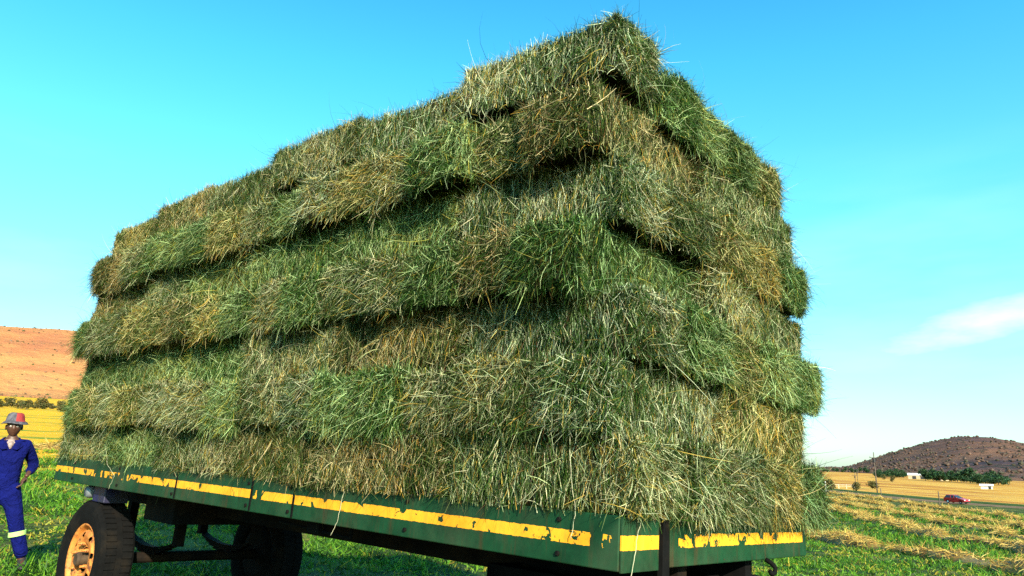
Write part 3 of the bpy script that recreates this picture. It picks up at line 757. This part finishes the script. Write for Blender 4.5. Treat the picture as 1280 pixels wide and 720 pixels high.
# ------------------------------------------------------------------ trees and bushes
def make_tree_meshes(seed, h, w, trunk_h, tones, leaf=.35, n=900):
    rng = np.random.default_rng(seed)
    bm = bmesh.new(); limbs = []
    tube(bm, [(0, 0, -.3), (.05, .02, trunk_h * .6), (.0, .05, trunk_h), (.1, 0, h * .75)], [.16 * h / 6, .13 * h / 6, .1 * h / 6, .03], 7)
    for k in range(5):
        a = k * 1.3 + rng.uniform(0, .5); e = Vector((math.cos(a) * w * .33, math.sin(a) * w * .33, trunk_h + (h - trunk_h) * rng.uniform(.35, .7)))
        tube(bm, [(0, .03, trunk_h * .85), tuple(e * .5 + Vector((0, 0, trunk_h * .45))), tuple(e)], [.07 * h / 6, .05 * h / 6, .02], 5)
    tm = bpy.data.meshes.new('trunk'); bm.to_mesh(tm); bm.free(); tm.materials.append(M_POLE)
    nc = 16; cen = rng.normal(size=(nc, 3)); cen /= np.linalg.norm(cen, axis=1, keepdims=True)
    cen = cen * rng.uniform(.35, .95, (nc, 1)) * [w * .36, w * .36, (h - trunk_h) * .36] + [0, 0, trunk_h + (h - trunk_h) * .48]
    k = rng.integers(0, nc, n); r = rng.uniform(.5, 1, nc) * w * .2
    dirs = rng.normal(size=(n, 3)); dirs /= np.linalg.norm(dirs, axis=1, keepdims=True)
    P = cen[k] + dirs * (r[k] * rng.uniform(.4, 1.1, n) ** .5)[:, None]
    v, q = ribbons(P, dirs + rng.normal(size=(n, 3)) * .8, rng.uniform(.6, 1.4, n) * leaf, rng.uniform(.5, 1, n) * leaf, .2, .4, rng, 1, .6)
    tn = np.array(tones); c = tn[(k * 7 + rng.integers(0, 2, n)) % len(tn)] * rng.uniform(.7, 1.3, (n, 1))
    cm = np_mesh('crown', v, q, [M_LEAF], np.repeat(c, 4, axis=0))
    return tm, cm
GT = [(.02, .06, .02), (.03, .08, .025), (.015, .045, .018), (.05, .09, .03)]
BT = [(.07, .075, .02), (.12, .10, .03), (.05, .07, .02), (.18, .13, .04)]
TREES = [make_tree_meshes(1, 6.5, 7, 1.2, GT, .6), make_tree_meshes(2, 5.2, 8, .8, GT, .6), make_tree_meshes(3, 8, 6, 1.6, GT, .6)]
BUSH = [make_tree_meshes(11, 2.6, 4.2, .25, BT, .3, 700), make_tree_meshes(12, 3.4, 3.6, .3, BT, .3, 700)]
def tree(name, meshes, x, y, s, rz, label, cat, group, zs=1.0):
    r = empty(name, Matrix.Translation((x, y, tz(x, y) - .05)) @ Matrix.Rotation(rz, 4, 'Z') @ Matrix.Diagonal((s, s, s * zs, 1)))
    tag(r, label, cat, group); link('trunk', meshes[0], r); link('crown', meshes[1], r); return r
tr = random.Random(2)
def azd(az, d): return d * math.sin(rad(az)), d * math.cos(rad(az))
for i in range(16):
    x, y = azd(26.4 + i * .115 + tr.uniform(-.05, .05), 640 + tr.uniform(-25, 30))
    tree('dark_tree', TREES[i % 3], x, y, tr.uniform(.8, 1.35), tr.uniform(0, 6), 'dark green tree in the belt left of the long pale shed', 'tree', 'trees left of the long pale shed', tr.uniform(.55, .9))
for i in range(26):
    az = 29.4 + i * .17 + tr.uniform(-.06, .06)
    x, y = azd(az, 545 - i * 4.5 + tr.uniform(-20, 25))
    tree('dark_tree', TREES[i % 3], x, y, tr.uniform(.75, 1.5), tr.uniform(0, 6), 'dark green tree in the belt right of the long pale shed', 'tree', 'trees right of the long pale shed', tr.uniform(.55, .9))
for i in range(11):
    x, y = azd(23.2 + i * .28 + tr.uniform(-.1, .1), 1150 + tr.uniform(-60, 60))
    tree('far_tree', TREES[i % 3], x, y, tr.uniform(.8, 1.3), tr.uniform(0, 6), 'tiny dark tree on the far edge of the golden plain', 'tree', 'trees on the far edge of the plain')
for i, (az, d, s, l) in enumerate([(23.35, 225, 1.2, 'dark reddish bush beside the right edge of the hay stack'), (25.1, 215, .8, 'small grey bush by the pale rail fence')]):
    x, y = azd(az, d); tree('bush', BUSH[i], x, y, s, i, l, 'bush', None)
x, y = azd(26.15, 263); tree('bush', BUSH[0], x, y, 1.35, 1.0, 'low round dry bush like a dome left of the utility pole', 'bush', None, .75)
for i, (az, d) in enumerate([(27.4, 420), (26.9, 520)]):
    x, y = azd(az, d); tree('bush', BUSH[1], x, y, 1.1, i * 2, ['lone dark bush in the golden field left of the tall pole top', 'lone small bush at the back of the golden field'][i], 'bush', None)
for i in range(30):
    az = -37.5 + i * .34 + tr.uniform(-.2, .2); x, y = azd(az, 255 + tr.uniform(-28, 40))
    tree('bush', BUSH[i % 2], x, y, tr.uniform(.7, 1.5), tr.uniform(0, 6), 'olive bush in the scrub line below the bare left hill', 'bush', 'bushes below the left hill', tr.uniform(.5, .85))

# ------------------------------------------------------------------ poles, posts, fence, buildings
def pole(x, y, h, label, group='utility poles on the plain', lean=0.0):
    r = empty('utility_pole', Matrix.Translation((x, y, tz(x, y) - .3)) @ Matrix.Rotation(rad(-32), 4, 'Z') @ Matrix.Rotation(lean, 4, 'Y')); tag(r, label, 'utility pole', group)
    bm = bmesh.new(); tube(bm, [(0, 0, 0), (0, 0, h * .5), (0, 0, h + .3)], [.15, .13, .10], 10); bm_obj('mast', bm, M_POLE, r, smooth=True)
    bm = bmesh.new(); box(bm, -1.0, 1.0, .10, .22, h - .9, h - .74); bm_obj('crossarm', bm, M_POLE, r)
    for dx in (-.9, .9, 0):
        z0 = h - .74 if dx else h + .29
        bm = bmesh.new(); lathe(bm, [(.03, z0 - .02), (.09, z0 + .08), (.05, z0 + .14), (.09, z0 + .2), (.0, z0 + .28)], 10, 'z', (dx, .16 if dx else 0, 0)); bm_obj('insulator', bm, M_CARTRIM, r)
    bm = bmesh.new(); lathe(bm, [(.0, h - 1.9), (.26, h - 1.9), (.28, h - 1.1), (.0, h - 1.0)], 14, 'z', (.0, -.38, 0)); bm_obj('transformer', bm, M_CARTRIM, r)
pole(89.9, 181, 9.6, 'tall utility pole with crossarm standing left of the red car')
pole(192, 407, 5.6, 'small distant utility pole left of the tall one')
pole(156, 333, 4.4, 'lower distant pole just left of the small utility pole')
def post(x, y, h, r_, mat, label, group):
    bm = bmesh.new(); z = tz(x, y); tube(bm, [(x, y, z - .3), (x + .02, y, z + h * .6), (x, y, z + h)], [r_, r_ * .9, r_ * .8], 8)
    o = bm_obj('fence_post', bm, mat); tag(o, label, 'fence post', group)
post(65.7, 113.5, 2.1, .09, M_POLE, 'dark timber fence post just left of the red car', 'fence posts beside the road')
post(69.3, 138.2, 2.0, .09, M_POLE, 'dark fence post below the tall utility pole', 'fence posts beside the road')
post(79.5, 186, 2.6, .13, M_WHITE, 'pale post standing by the pale rail fence near the hay stack', 'fence posts beside the road')
M_PALE = plain_mat('bleached_timber', (.45, .38, .28), .85, 0, .2, .2, 2)
fr = empty('rail_fence', Matrix.Identity(4)); tag(fr, 'long low pale rail fence across the golden plain left of the dome bush', 'fence')
fp = [azd(23.0 + .5 * i, 256) for i in range(5)]
for i, (x, y) in enumerate(fp):
    bm = bmesh.new(); z = tz(x, y); box(bm, x - .1, x + .1, y - .1, y + .1, z - .3, z + 1.35); bm_obj('post', bm, M_PALE, fr)
for hgt in (.75, 1.2):
    bm = bmesh.new(); tube(bm, [(x, y - .13, tz(x, y) + hgt) for x, y in fp], .09, 6); bm_obj('rail', bm, M_PALE, fr)
def shed(name, x, y, lx, ly, h, rz, label, roofc, wallc, doors):
    r = empty(name, Matrix.Translation((x, y, tz(x, y))) @ Matrix.Rotation(rz, 4, 'Z')); tag(r, label, 'shed')
    wm = plain_mat(name + '_wall', wallc, .85, 0, .2, .15, .6); rm = plain_mat(name + '_roof', roofc, .5, 0, .4, .1, .5)
    bm = bmesh.new(); box(bm, -lx / 2, lx / 2, -ly / 2, ly / 2, -.3, h); bm_obj('wall', bm, wm, r)
    bm = bmesh.new(); e = .35; rh = ly * .16
    vs = [bm.verts.new(p) for p in ((-lx / 2 - e, -ly / 2 - e, h + .01), (lx / 2 + e, -ly / 2 - e, h + .01), (lx / 2 + e, 0, h + rh + .2), (-lx / 2 - e, 0, h + rh + .2), (-lx / 2 - e, ly / 2 + e, h + .01), (lx / 2 + e, ly / 2 + e, h + .01))]
    bm.faces.new(vs[:4]); bm.faces.new((vs[3], vs[2], vs[5], vs[4])); bm.faces.new((vs[0], vs[3], vs[4])); bm.faces.new((vs[1], vs[5], vs[2])); bm.faces.new((vs[0], vs[4], vs[5], vs[1]))
    bm_obj('roof', bm, rm, r)
    for dx, dw, dh in doors:
        bm = bmesh.new(); box(bm, dx - dw / 2, dx + dw / 2, -ly / 2 - .04, -ly / 2 + .02, -.2, dh); bm_obj('door', bm, M_CARTRIM, r)
shed('farm_shed', 291, 522, 15.5, 8, 2.6, rad(-29), 'long low farm shed with a white roof among the dark trees', (.6, .6, .56), (.36, .28, .18), [(-4, 2.4, 2.1), (1, 2.4, 2.1), (5, 1.2, 2)])
shed('small_outbuilding', 277, 470, 4.6, 4, 1.7, rad(-30), 'small beige outbuilding right of the long white roofed shed', (.5, .45, .36), (.5, .42, .28), [(0, 1, 1.5)])
shed('white_hut', 171, 265, 3.6, 2.6, 1.15, rad(-33), 'low white hut at the far right beyond the red car', (.62, .62, .6), (.5, .48, .44), [(.9, .8, 1.0)])

# ------------------------------------------------------------------ red car on the road
def car(x, y, heading):
    r = empty('red_car', Matrix.Translation((x, y, tz(x, y) + .13)) @ Matrix.Rotation(heading, 4, 'Z') @ Matrix.Scale(.88, 4)); tag(r, 'small red hatchback car driving along the gravel road', 'car')
    prof = [(-1.95, .35), (-2.0, .62), (-1.93, .95), (-1.2, .98), (.65, .96), (1.1, .90), (1.75, .74), (1.98, .60), (2.0, .35), (1.75, .24), (1.62, .24)]
    def arch(cx): return [(cx + .36 * math.cos(t), .28 + .36 * math.sin(t)) for t in np.linspace(.0, math.pi, 9)]
    prof += arch(1.22) + [(.8, .22), (-.75, .22)] + arch(-1.2) + [(-1.7, .24)]
    bm = bmesh.new(); A = [bm.verts.new((px, -.84, pz)) for px, pz in prof]; B = [bm.verts.new((px, .84, pz)) for px, pz in prof]
    bm.faces.new(A); bm.faces.new(B[::-1])
    for i in range(len(prof)): bm.faces.new((A[i], B[i], B[(i + 1) % len(prof)], A[(i + 1) % len(prof)]))
    bmesh.ops.triangulate(bm, faces=[f for f in bm.faces if len(f.verts) > 4])
    bm_obj('body', bm, M_CARRED, r, bevel=.04)
    def cabin(bm, pts, wb, wt, zb, zt):
        vs = []
        for s in (-1, 1):
            for px, pz in pts:
                k = (pz - zb) / (zt - zb); vs.append(bm.verts.new((px, s * (wb + (wt - wb) * k), pz)))
        n = len(pts); bm.faces.new(vs[:n]); bm.faces.new(vs[n:][::-1])
        for i in range(n): bm.faces.new((vs[i], vs[(i + 1) % n], vs[n + (i + 1) % n], vs[n + i]))
    bm = bmesh.new(); cabin(bm, [(-1.85, .955), (-1.55, 1.40), (-.05, 1.42), (.75, .95)], .79, .62, .95, 1.42); bm_obj('windows', bm, M_GLASS, r)
    bm = bmesh.new(); cabin(bm, [(-1.62, 1.395), (-1.45, 1.47), (-.2, 1.485), (.0, 1.415)], .645, .56, .95 + .44, 1.48); bm_obj('roof', bm, M_CARRED, r, bevel=.03)
    for px in (-.62, .02):
        for s in (-1, 1):
            bm = bmesh.new(); tube(bm, [(px, s * .80, .95), (px - .05, s * .66, 1.41)], .03, 6); bm_obj('pillar', bm, M_CARRED, r)
    for s in (-1, 1):
        bm = bmesh.new(); box(bm, 1.80, 1.985, s * .62 - .17, s * .62 + .17, .58, .70); bm_obj('headlight', bm, M_LAMP, r, bevel=.03)
        bm = bmesh.new(); box(bm, .52, .66, s * .93 - .1, s * .93 + .1, .94, 1.06); bm_obj('wing_mirror', bm, M_CARRED, r, bevel=.02)
    bm = bmesh.new(); box(bm, 1.9, 2.03, -.7, .7, .28, .42); bm_obj('bumper', bm, M_CARTRIM, r, bevel=.02)
    for cx in (1.22, -1.2):
        for s in (-1, 1):
            w = empty('wheel', Matrix.Translation((cx, s * .76, .29)), r)
            bm = bmesh.new(); lathe(bm, [(.19, -.09), (.27, -.09), (.29, -.06), (.29, .06), (.27, .09), (.19, .09)], 24, 'y', closed=True); bm_obj('tyre', bm, M_RUBBER, w)
            bm = bmesh.new(); lathe(bm, [(0, .06 * s), (.1, .07 * s), (.19, .05 * s), (.19, -.06 * s)], 16, 'y'); bm_obj('rim', bm, M_LAMP, w)
car(73.2, 121.5, math.atan2(-.90, .42))

# ------------------------------------------------------------------ man in blue workwear
def skin_mesh(verts, radii, edges, root=0, sub=2):
    me = bpy.data.meshes.new('tmp'); me.from_pydata([tuple(v) for v in verts], edges, [])
    o = bpy.data.objects.new('tmp', me); COL.objects.link(o)
    sk = o.modifiers.new('skin', 'SKIN'); sk.use_smooth_shade = True
    for i, rr in enumerate(radii):
        rr = rr if isinstance(rr, tuple) else (rr, rr)
        me.skin_vertices[0].data[i].radius = rr; me.skin_vertices[0].data[i].use_root = (i == root)
    s = o.modifiers.new('sub', 'SUBSURF'); s.levels = sub; s.render_levels = sub
    dg = bpy.context.evaluated_depsgraph_get(); out = bpy.data.meshes.new_from_object(o.evaluated_get(dg))
    bpy.data.objects.remove(o); return out
def join(meshes, name, mats):
    """list of (mesh, material index)"""
    bm = bmesh.new()
    for me, mi in meshes:
        n0 = len(bm.faces); bm.from_mesh(me); bm.faces.ensure_lookup_table()
        for f in bm.faces[n0:]: f.material_index = mi; f.smooth = True
    out = bpy.data.meshes.new(name); bm.to_mesh(out); bm.free()
    for m in mats: out.materials.append(m)
    return out
def bm_mesh(bm, name='tmp'):
    bmesh.ops.recalc_face_normals(bm, faces=bm.faces[:]); me = bpy.data.meshes.new(name); bm.to_mesh(me); bm.free(); return me
def cloth_mat(name, c, sc=6):
    m, nt, out = new_mat(name); co = N(nt, 'ShaderNodeTexCoord').outputs['Object']
    n1 = noise(nt, co, sc, 5, .6); n2 = noise(nt, co, 9, 4, .6, dist=1.2)
    col = ramp(nt, n1, [(.3, tuple(v * .7 for v in c)), (.7, tuple(v * 1.15 for v in c))])
    principled(nt, out, col, .85, 0, .1, bump(nt, n2, 1.0, .06)); return m
M_SKIN = plain_mat('dark_brown_skin', (.066, .028, .016), .5, 0, .4, .12, 9)
M_EYE = plain_mat('eye_white', (.6, .56, .5), .3, 0, .5, .03, 3)
M_PUPIL = plain_mat('dark_iris', (.012, .008, .006), .3, 0, .5, .05, 3)
M_OVER = cloth_mat('blue_workwear', (.0022, .005, .085))
M_TEE = cloth_mat('white_tshirt', (.34, .26, .24))
M_BOOT = plain_mat('black_boots', (.02, .018, .016), .6, 0, .3, .3, 8)
def man():
    X, Y = -5.98, 8.80
    r = empty('person', Matrix.Translation((X, Y, tz(X, Y))) @ Matrix.Rotation(rad(33), 4, 'Z'))
    tag(r, 'man in blue work suit and grey bucket hat standing left of the trailer', 'person')
    V = [(0, 0, .95), (0, .0, 1.12), (.005, .0, 1.30), (.01, .01, 1.43), (.012, .0, 1.51), (.012, -.012, 1.57),      # 0-5 spine, neck, skull base
         (.12, 0, .90), (.20, -.05, .50), (.315, .0, .10), (.335, -.15, .045),                                          # 6-9 left leg
         (-.10, 0, .90), (-.15, .02, .50), (-.20, .10, .10), (-.21, -.04, .045),                                       # 10-13 right leg
         (.185, .01, 1.42), (.275, .15, 1.20), (.235, -.03, 1.10), (.215, -.075, 1.06),                                # 14-17 left arm
         (-.165, .01, 1.42), (-.25, .06, 1.15), (-.25, -.02, .91), (-.245, -.045, .86)]                                # 18-21 right arm
    Rr = [(.13, .10), (.12, .095), (.135, .10), (.10, .085), .052, .052, .078, .055, .04, .032, .078, .055, .04, .032, .05, .038, .027, .026, .05, .038, .027, .026]
    E_ = [(0, 1), (1, 2), (2, 3), (3, 4), (4, 5), (0, 6), (6, 7), (7, 8), (8, 9), (0, 10), (10, 11), (11, 12), (12, 13), (3, 14), (14, 15), (15, 16), (16, 17), (3, 18), (18, 19), (19, 20), (20, 21)]
    parts = [(skin_mesh(V, Rr, E_), 0)]
    # head
    bm = bmesh.new(); bmesh.ops.create_uvsphere(bm, u_segments=32, v_segments=24, radius=1)
    for v in bm.verts:
        x, y, z = v.co
        k = 1 - .22 * max(0, -z) ** 1.3; px, py, pz = x * .077 * k, y * .098 * (1 - .10 * max(0, -z)), z * .122
        if y < 0:
            f = -y
            py -= .020 * math.exp(-((x / .16) ** 2 + ((z + .18) / .16) ** 2)) * f      # nose
            py -= .012 * math.exp(-((x / .10) ** 2 + ((z + .28) / .07) ** 2)) * f
            py -= .008 * math.exp(-((z - .2) / .1) ** 2) * math.exp(-(x / .6) ** 2)      # brow
            py += .010 * math.exp(-(((abs(x) - .42) / .16) ** 2 + ((z - .02) / .1) ** 2))  # eye sockets
            py -= .009 * math.exp(-((x / .3) ** 2 + ((z + .53) / .09) ** 2)) * f         # lips
            py += .006 * math.exp(-((x / .34) ** 2 + ((z + .53) / .02) ** 2)) * f        # mouth line
            py -= .010 * math.exp(-((x / .3) ** 2 + ((z + .88) / .14) ** 2))             # chin
        v.co = (px, py, pz)
    hc = Vector((.014, -.022, 1.645))
    for v in bm.verts: v.co += hc
    parts.append((bm_mesh(bm), 0))
    for s in (-1, 1):
        bm = bmesh.new(); bmesh.ops.create_uvsphere(bm, u_segments=14, v_segments=10, radius=1)
        for v in bm.verts: v.co = Vector((v.co.x * .012 + s * .080, v.co.y * .024 + .005, v.co.z * .032 - .008)) + hc
        parts.append((bm_mesh(bm), 0))
        bm = bmesh.new(); bmesh.ops.create_uvsphere(bm, u_segments=14, v_segments=10, radius=.0125)
        for v in bm.verts: v.co += Vector((s * .032, -.079, .003)) + hc
        parts.append((bm_mesh(bm), 1))
        bm = bmesh.new(); bmesh.ops.create_uvsphere(bm, u_segments=12, v_segments=8, radius=.006)
        for v in bm.verts: v.co += Vector((s * .032, -.0885, .003)) + hc
        parts.append((bm_mesh(bm), 2))
    # hands: palm continues the forearm, five bent fingers
    def hand(w, d, sidev, curlv):
        w = Vector(w); d = Vector(d).normalized(); sv = Vector(sidev); sv = (sv - d * sv.dot(d)).normalized(); cv = Vector(curlv); cv = (cv - d * cv.dot(d)).normalized()
        out = [(skin_mesh([w, w + d * .04, w + d * .085], [(.024, .02), (.038, .017), (.036, .016)], [(0, 1), (1, 2)], 0, 2), 0)]
        for i, ln in enumerate((.068, .078, .072, .056)):
            b = w + d * .085 + sv * (.029 - i * .0195); p1 = b + d * ln * .45 + cv * .006; p2 = p1 + (d * .75 + cv * .65).normalized() * ln * .32; p3 = p2 + (d * .35 + cv * .95).normalized() * ln * .25
            out.append((skin_mesh([b - d * .02, p1, p2, p3], [.0095, .009, .008, .0068], [(0, 1), (1, 2), (2, 3)], 0, 2), 0))
        b = w + d * .03 + sv * .028; p1 = b + (d * .6 + sv * .75).normalized() * .038; p2 = p1 + (d * .9 + sv * .25 + cv * .3).normalized() * .032
        out.append((skin_mesh([b - sv * .012, b, p1, p2], [.011, .0115, .0095, .008], [(0, 1), (1, 2), (2, 3)], 0, 2), 0)); return out
    parts += hand((.215, -.075, 1.06), (-.25, -.35, -.75), (.2, -.8, .3), (-1, .1, 0)) + hand((-.245, -.045, .86), (.05, -.15, -1), (.2, -1, 0), (1, .1, 0))
    link('body', join(parts, 'body', [M_SKIN, M_EYE, M_PUPIL]), r)
    # jacket
    JV = [(0, 0, .84), (0, .0, 1.04), (.004, .0, 1.22), (.008, .005, 1.36), (.01, .012, 1.445), (.175, .01, 1.425), (.283, .155, 1.195), (.238, -.022, 1.105), (-.155, .01, 1.425), (-.258, .062, 1.145), (-.25, -.014, .935)]
    JR = [(.175, .135), (.172, .132), (.178, .135), (.168, .125), (.085, .09), (.085, .085), .064, .052, (.085, .085), .064, .052]
    j = skin_mesh(JV, JR, [(0, 1), (1, 2), (2, 3), (3, 4), (3, 5), (5, 6), (6, 7), (3, 8), (8, 9), (9, 10)])
    ja = link('jacket', join([(j, 0)], 'jacket', [M_OVER]), r)
    # turned-down collar, front placket, two chest pockets with flaps
    bm = bmesh.new()
    for s in (-1, 1):
        a = [(.01 + s * .065, .045, 1.525), (.01 + s * .085, -.02, 1.515), (.01 + s * .07, -.09, 1.465), (.01 + s * .025, -.132, 1.385)]
        b = [(.01 + s * .085, .055, 1.475), (.01 + s * .125, -.02, 1.475), (.01 + s * .135, -.09, 1.425), (.01 + s * .075, -.142, 1.375)]
        va = [bm.verts.new(p) for p in a]; vb = [bm.verts.new(p) for p in b]
        for i in range(3): bm.faces.new((va[i], va[i + 1], vb[i + 1], vb[i]))
    me = bm_mesh(bm, 'collar'); me.materials.append(M_OVER); c = link('collar', me, ja); sm = c.modifiers.new('thick', 'SOLIDIFY'); sm.thickness = .01
    # trousers
    TV = [(0, 0, 1.08), (0, 0, .90), (.12, 0, .84), (.203, -.052, .50), (.318, .0, .13), (-.10, 0, .84), (-.152, .022, .50), (-.202, .10, .13)]
    TR = [(.155, .12), (.16, .125), (.108, .11), (.085, .085), (.078, .078), (.108, .11), (.085, .085), (.078, .078)]
    t = skin_mesh(TV, TR, [(0, 1), (1, 2), (2, 3), (3, 4), (1, 5), (5, 6), (6, 7)])
    ta = link('trousers', join([(t, 0)], 'trousers', [M_OVER]), r)
    M_BAND = plain_mat('lime_reflective_tape', (.42, .70, .20), .45, 0, .4, .12, 14)
    for (cx, cy, cz, dx, dy) in ((.226, -.042, .42, .30, .13), (-.165, .04, .42, -.13, .2)):
        bm = bmesh.new(); rings = []
        for h in (-.026, .026):
            rings.append([bm.verts.new((cx + dx * -h * .3 + .089 * math.cos(a), cy + dy * -h + .089 * math.sin(a), cz + h + .018 * math.cos(a))) for a in np.linspace(0, 2 * math.pi, 33)[:-1]])
        for k in range(32): bm.faces.new((rings[0][k], rings[0][(k + 1) % 32], rings[1][(k + 1) % 32], rings[1][k]))
        me = bm_mesh(bm, 'reflective_band'); me.materials.append(M_BAND); b = link('reflective_band', me, ta); sm = b.modifiers.new('thick', 'SOLIDIFY'); sm.thickness = .005
    # t-shirt showing in the open neck
    bm = bmesh.new()
    rows = [(1.487, .050, -.075), (1.472, .046, -.090), (1.455, .038, -.108), (1.42, .024, -.122), (1.385, .008, -.132)]
    vs = [[bm.verts.new((.011 + u * w, y + .02 * u * u, z)) for u in (-1, -.5, 0, .5, 1)] for z, w, y in rows]
    for i in range(4):
        for k in range(4): bm.faces.new((vs[i][k], vs[i][k + 1], vs[i + 1][k + 1], vs[i + 1][k]))
    lathe(bm, [(.064, 1.47), (.069, 1.482), (.066, 1.492), (.058, 1.492)], 28, 'z', (.012, -.004, 0))
    me = bm_mesh(bm, 'tshirt'); me.materials.append(M_TEE); o = link('tshirt', me, r); sm = o.modifiers.new('thick', 'SOLIDIFY'); sm.thickness = .004
    for (a, toe) in (((.317, .01, .10), (.335, -.19, .035)), ((-.202, .11, .10), (-.213, -.085, .035))):
        a = Vector(a); toe = Vector(toe); heel = Vector((a.x - .004, a.y + .045, .042))
        me = join([(skin_mesh([a + Vector((0, 0, .06)), a, Vector((a.x, a.y - .04, .055)), toe, heel], [.055, .052, (.05, .05), (.046, .032), .04], [(0, 1), (1, 2), (2, 3), (2, 4)]), 0)], 'boot', [M_BOOT]); link('boot', me, r)
    # bucket hat, grey with a red panel
    m, nt, out = new_mat('hat_cloth'); co = N(nt, 'ShaderNodeTexCoord').outputs['Object']; sp = N(nt, 'ShaderNodeSeparateXYZ', {0: co})
    isr = math_(nt, 'MULTIPLY', math_(nt, 'GREATER_THAN', sp.outputs[0], .022), math_(nt, 'GREATER_THAN', sp.outputs[2], 1.705))
    gcol = ramp(nt, noise(nt, co, 22, 3), [(.4, (.05, .05, .06)), (.6, (.10, .095, .11))])
    principled(nt, out, mix(nt, isr, gcol, (.26, .035, .035)), .85, 0, .1, bump(nt, noise(nt, co, 18, 3), .6, .02))
    bm = bmesh.new(); rg = lathe(bm, [(.004, 1.790), (.055, 1.788), (.078, 1.776), (.090, 1.745), (.097, 1.700), (.102, 1.690), (.120, 1.678), (.137, 1.658), (.139, 1.653), (.134, 1.655), (.116, 1.672), (.098, 1.684), (.092, 1.70)], 40, 'z', (.014, -.014, 0))
    for v in bm.verts: v.co.z += .022; v.co.y = -.014 + (v.co.y + .014) * 1.12; a_ = math.atan2(v.co.y, v.co.x); v.co.z += .007 * math.sin(3 * a_ + 1) * (1 if v.co.z < 1.68 else .4)
    me = bm_mesh(bm, 'bucket_hat'); me.materials.append(m)
    for p in me.polygons: p.use_smooth = True
    link('bucket_hat', me, r)
man()

# ------------------------------------------------------------------ sky, sun, camera
SUN_EL = rad(25); PHI = rad(28)
ax = ROT[:2, 1] / np.linalg.norm(ROT[:2, 1]); bx = ROT[:2, 0] / np.linalg.norm(ROT[:2, 0])
sh = math.cos(PHI) * ax + math.sin(PHI) * bx; ts = -sh / np.linalg.norm(sh)
tosun = Vector((ts[0] * math.cos(SUN_EL), ts[1] * math.cos(SUN_EL), math.sin(SUN_EL)))
sl = bpy.data.lights.new('sun', 'SUN'); sl.energy = 5.0; sl.angle = rad(.53); sl.color = (1.0, .88, .69)
so = bpy.data.objects.new('sun', sl); COL.objects.link(so); so.rotation_euler = tosun.to_track_quat('Z', 'Y').to_euler()
w = bpy.data.worlds.new('World'); scene.world = w; w.use_nodes = True; nt = w.node_tree; nt.nodes.clear()
out = nt.nodes.new('ShaderNodeOutputWorld')
sky = N(nt, 'ShaderNodeTexSky'); sky.sky_type = 'NISHITA'; sky.sun_disc = False
sky.sun_elevation = SUN_EL; sky.sun_rotation = math.atan2(tosun.x, tosun.y); sky.altitude = 800; sky.air_density = 1.0; sky.dust_density = 1.2; sky.ozone_density = 1.0
tc = N(nt, 'ShaderNodeTexCoord').outputs['Generated']
el = N(nt, 'ShaderNodeSeparateXYZ', {0: tc}).outputs[2]
tint = ramp(nt, el, [(.0, (.58, .76, .82)), (.12, (.60, 1.0, 1.0)), (.35, (.48, 1.42, 1.28)), (.5, (.32, 1.38, 1.4)), (.65, (.22, 1.15, 1.45)), (1.0, (.2, 1.0, 1.4))])
c = mix(nt, 1.0, sky.outputs[0], tint, 'MULTIPLY')
mp = N(nt, 'ShaderNodeMapping', {'Vector': tc, 'Scale': (1.6, 1.6, 7.0), 'Location': (.3, .1, .0)})
cl = ramp(nt, noise(nt, mp.outputs[0], 1.7, 6, .5), [(.50, (0, 0, 0)), (.75, (1, 1, 1))])
band = ramp(nt, el, [(.03, (0, 0, 0)), (.12, (1, 1, 1)), (.26, (.7, .7, .7)), (.40, (0, 0, 0))])
c = mix(nt, math_(nt, 'MULTIPLY', math_(nt, 'MULTIPLY', cl, band), .10), c, (7.5, 8.6, 8.8))
sv = N(nt, 'ShaderNodeSeparateXYZ', {0: tc}); u_ = math_(nt, 'SUBTRACT', math_(nt, 'MULTIPLY', sv.outputs[0], math.cos(rad(35.2))), math_(nt, 'MULTIPLY', sv.outputs[1], math.sin(rad(35.2))))
wv = math_(nt, 'MULTIPLY', math_(nt, 'SUBTRACT', noise(nt, N(nt, 'ShaderNodeMapping', {'Vector': tc, 'Scale': (14, 14, 40)}).outputs[0], 1.0, 6, .6), .5), 2.6)
e1 = math_(nt, 'POWER', math_(nt, 'DIVIDE', u_, .105), 2.0)
e2 = math_(nt, 'POWER', math_(nt, 'DIVIDE', math_(nt, 'SUBTRACT', math_(nt, 'SUBTRACT', el, .172), math_(nt, 'MULTIPLY', u_, .2)), .021), 2.0)
puff = math_(nt, 'ADD', math_(nt, 'SUBTRACT', 1.0, math_(nt, 'ADD', e1, e2)), wv)
puff = math_(nt, 'MULTIPLY', N(nt, 'ShaderNodeMapRange', {0: puff, 1: -.3, 2: 1.6, 3: 0.0, 4: .42}).outputs[0], math_(nt, 'GREATER_THAN', sv.outputs[1], 0.0))
c = mix(nt, puff, c, (7.6, 8.7, 8.8))
bg = N(nt, 'ShaderNodeBackground', {'Color': c, 'Strength': .105}); nt.links.new(bg.outputs[0], out.inputs['Surface'])

cam = bpy.data.cameras.new('camera'); co_ = bpy.data.objects.new('camera', cam); COL.objects.link(co_)
cam.sensor_width = 36; cam.lens = F / 1280 * 36; cam.clip_start = .1; cam.clip_end = 20000
Mx = Matrix.Identity(4)
for i in range(3):
    Mx[i][0] = CAM[i, 0]; Mx[i][1] = CAM[i, 1]; Mx[i][2] = -CAM[i, 2]
Mx.translation = (0, 0, CAMH); co_.matrix_world = Mx; scene.camera = co_
vs = scene.view_settings; vs.view_transform = 'Standard'; vs.look = 'None'; vs.gamma = 1; vs.use_curve_mapping = False; vs.exposure = 1.38
scene.cycles.max_bounces = 6; scene.cycles.transmission_bounces = 4; scene.cycles.diffuse_bounces = 3
scene.cycles.use_denoising = False
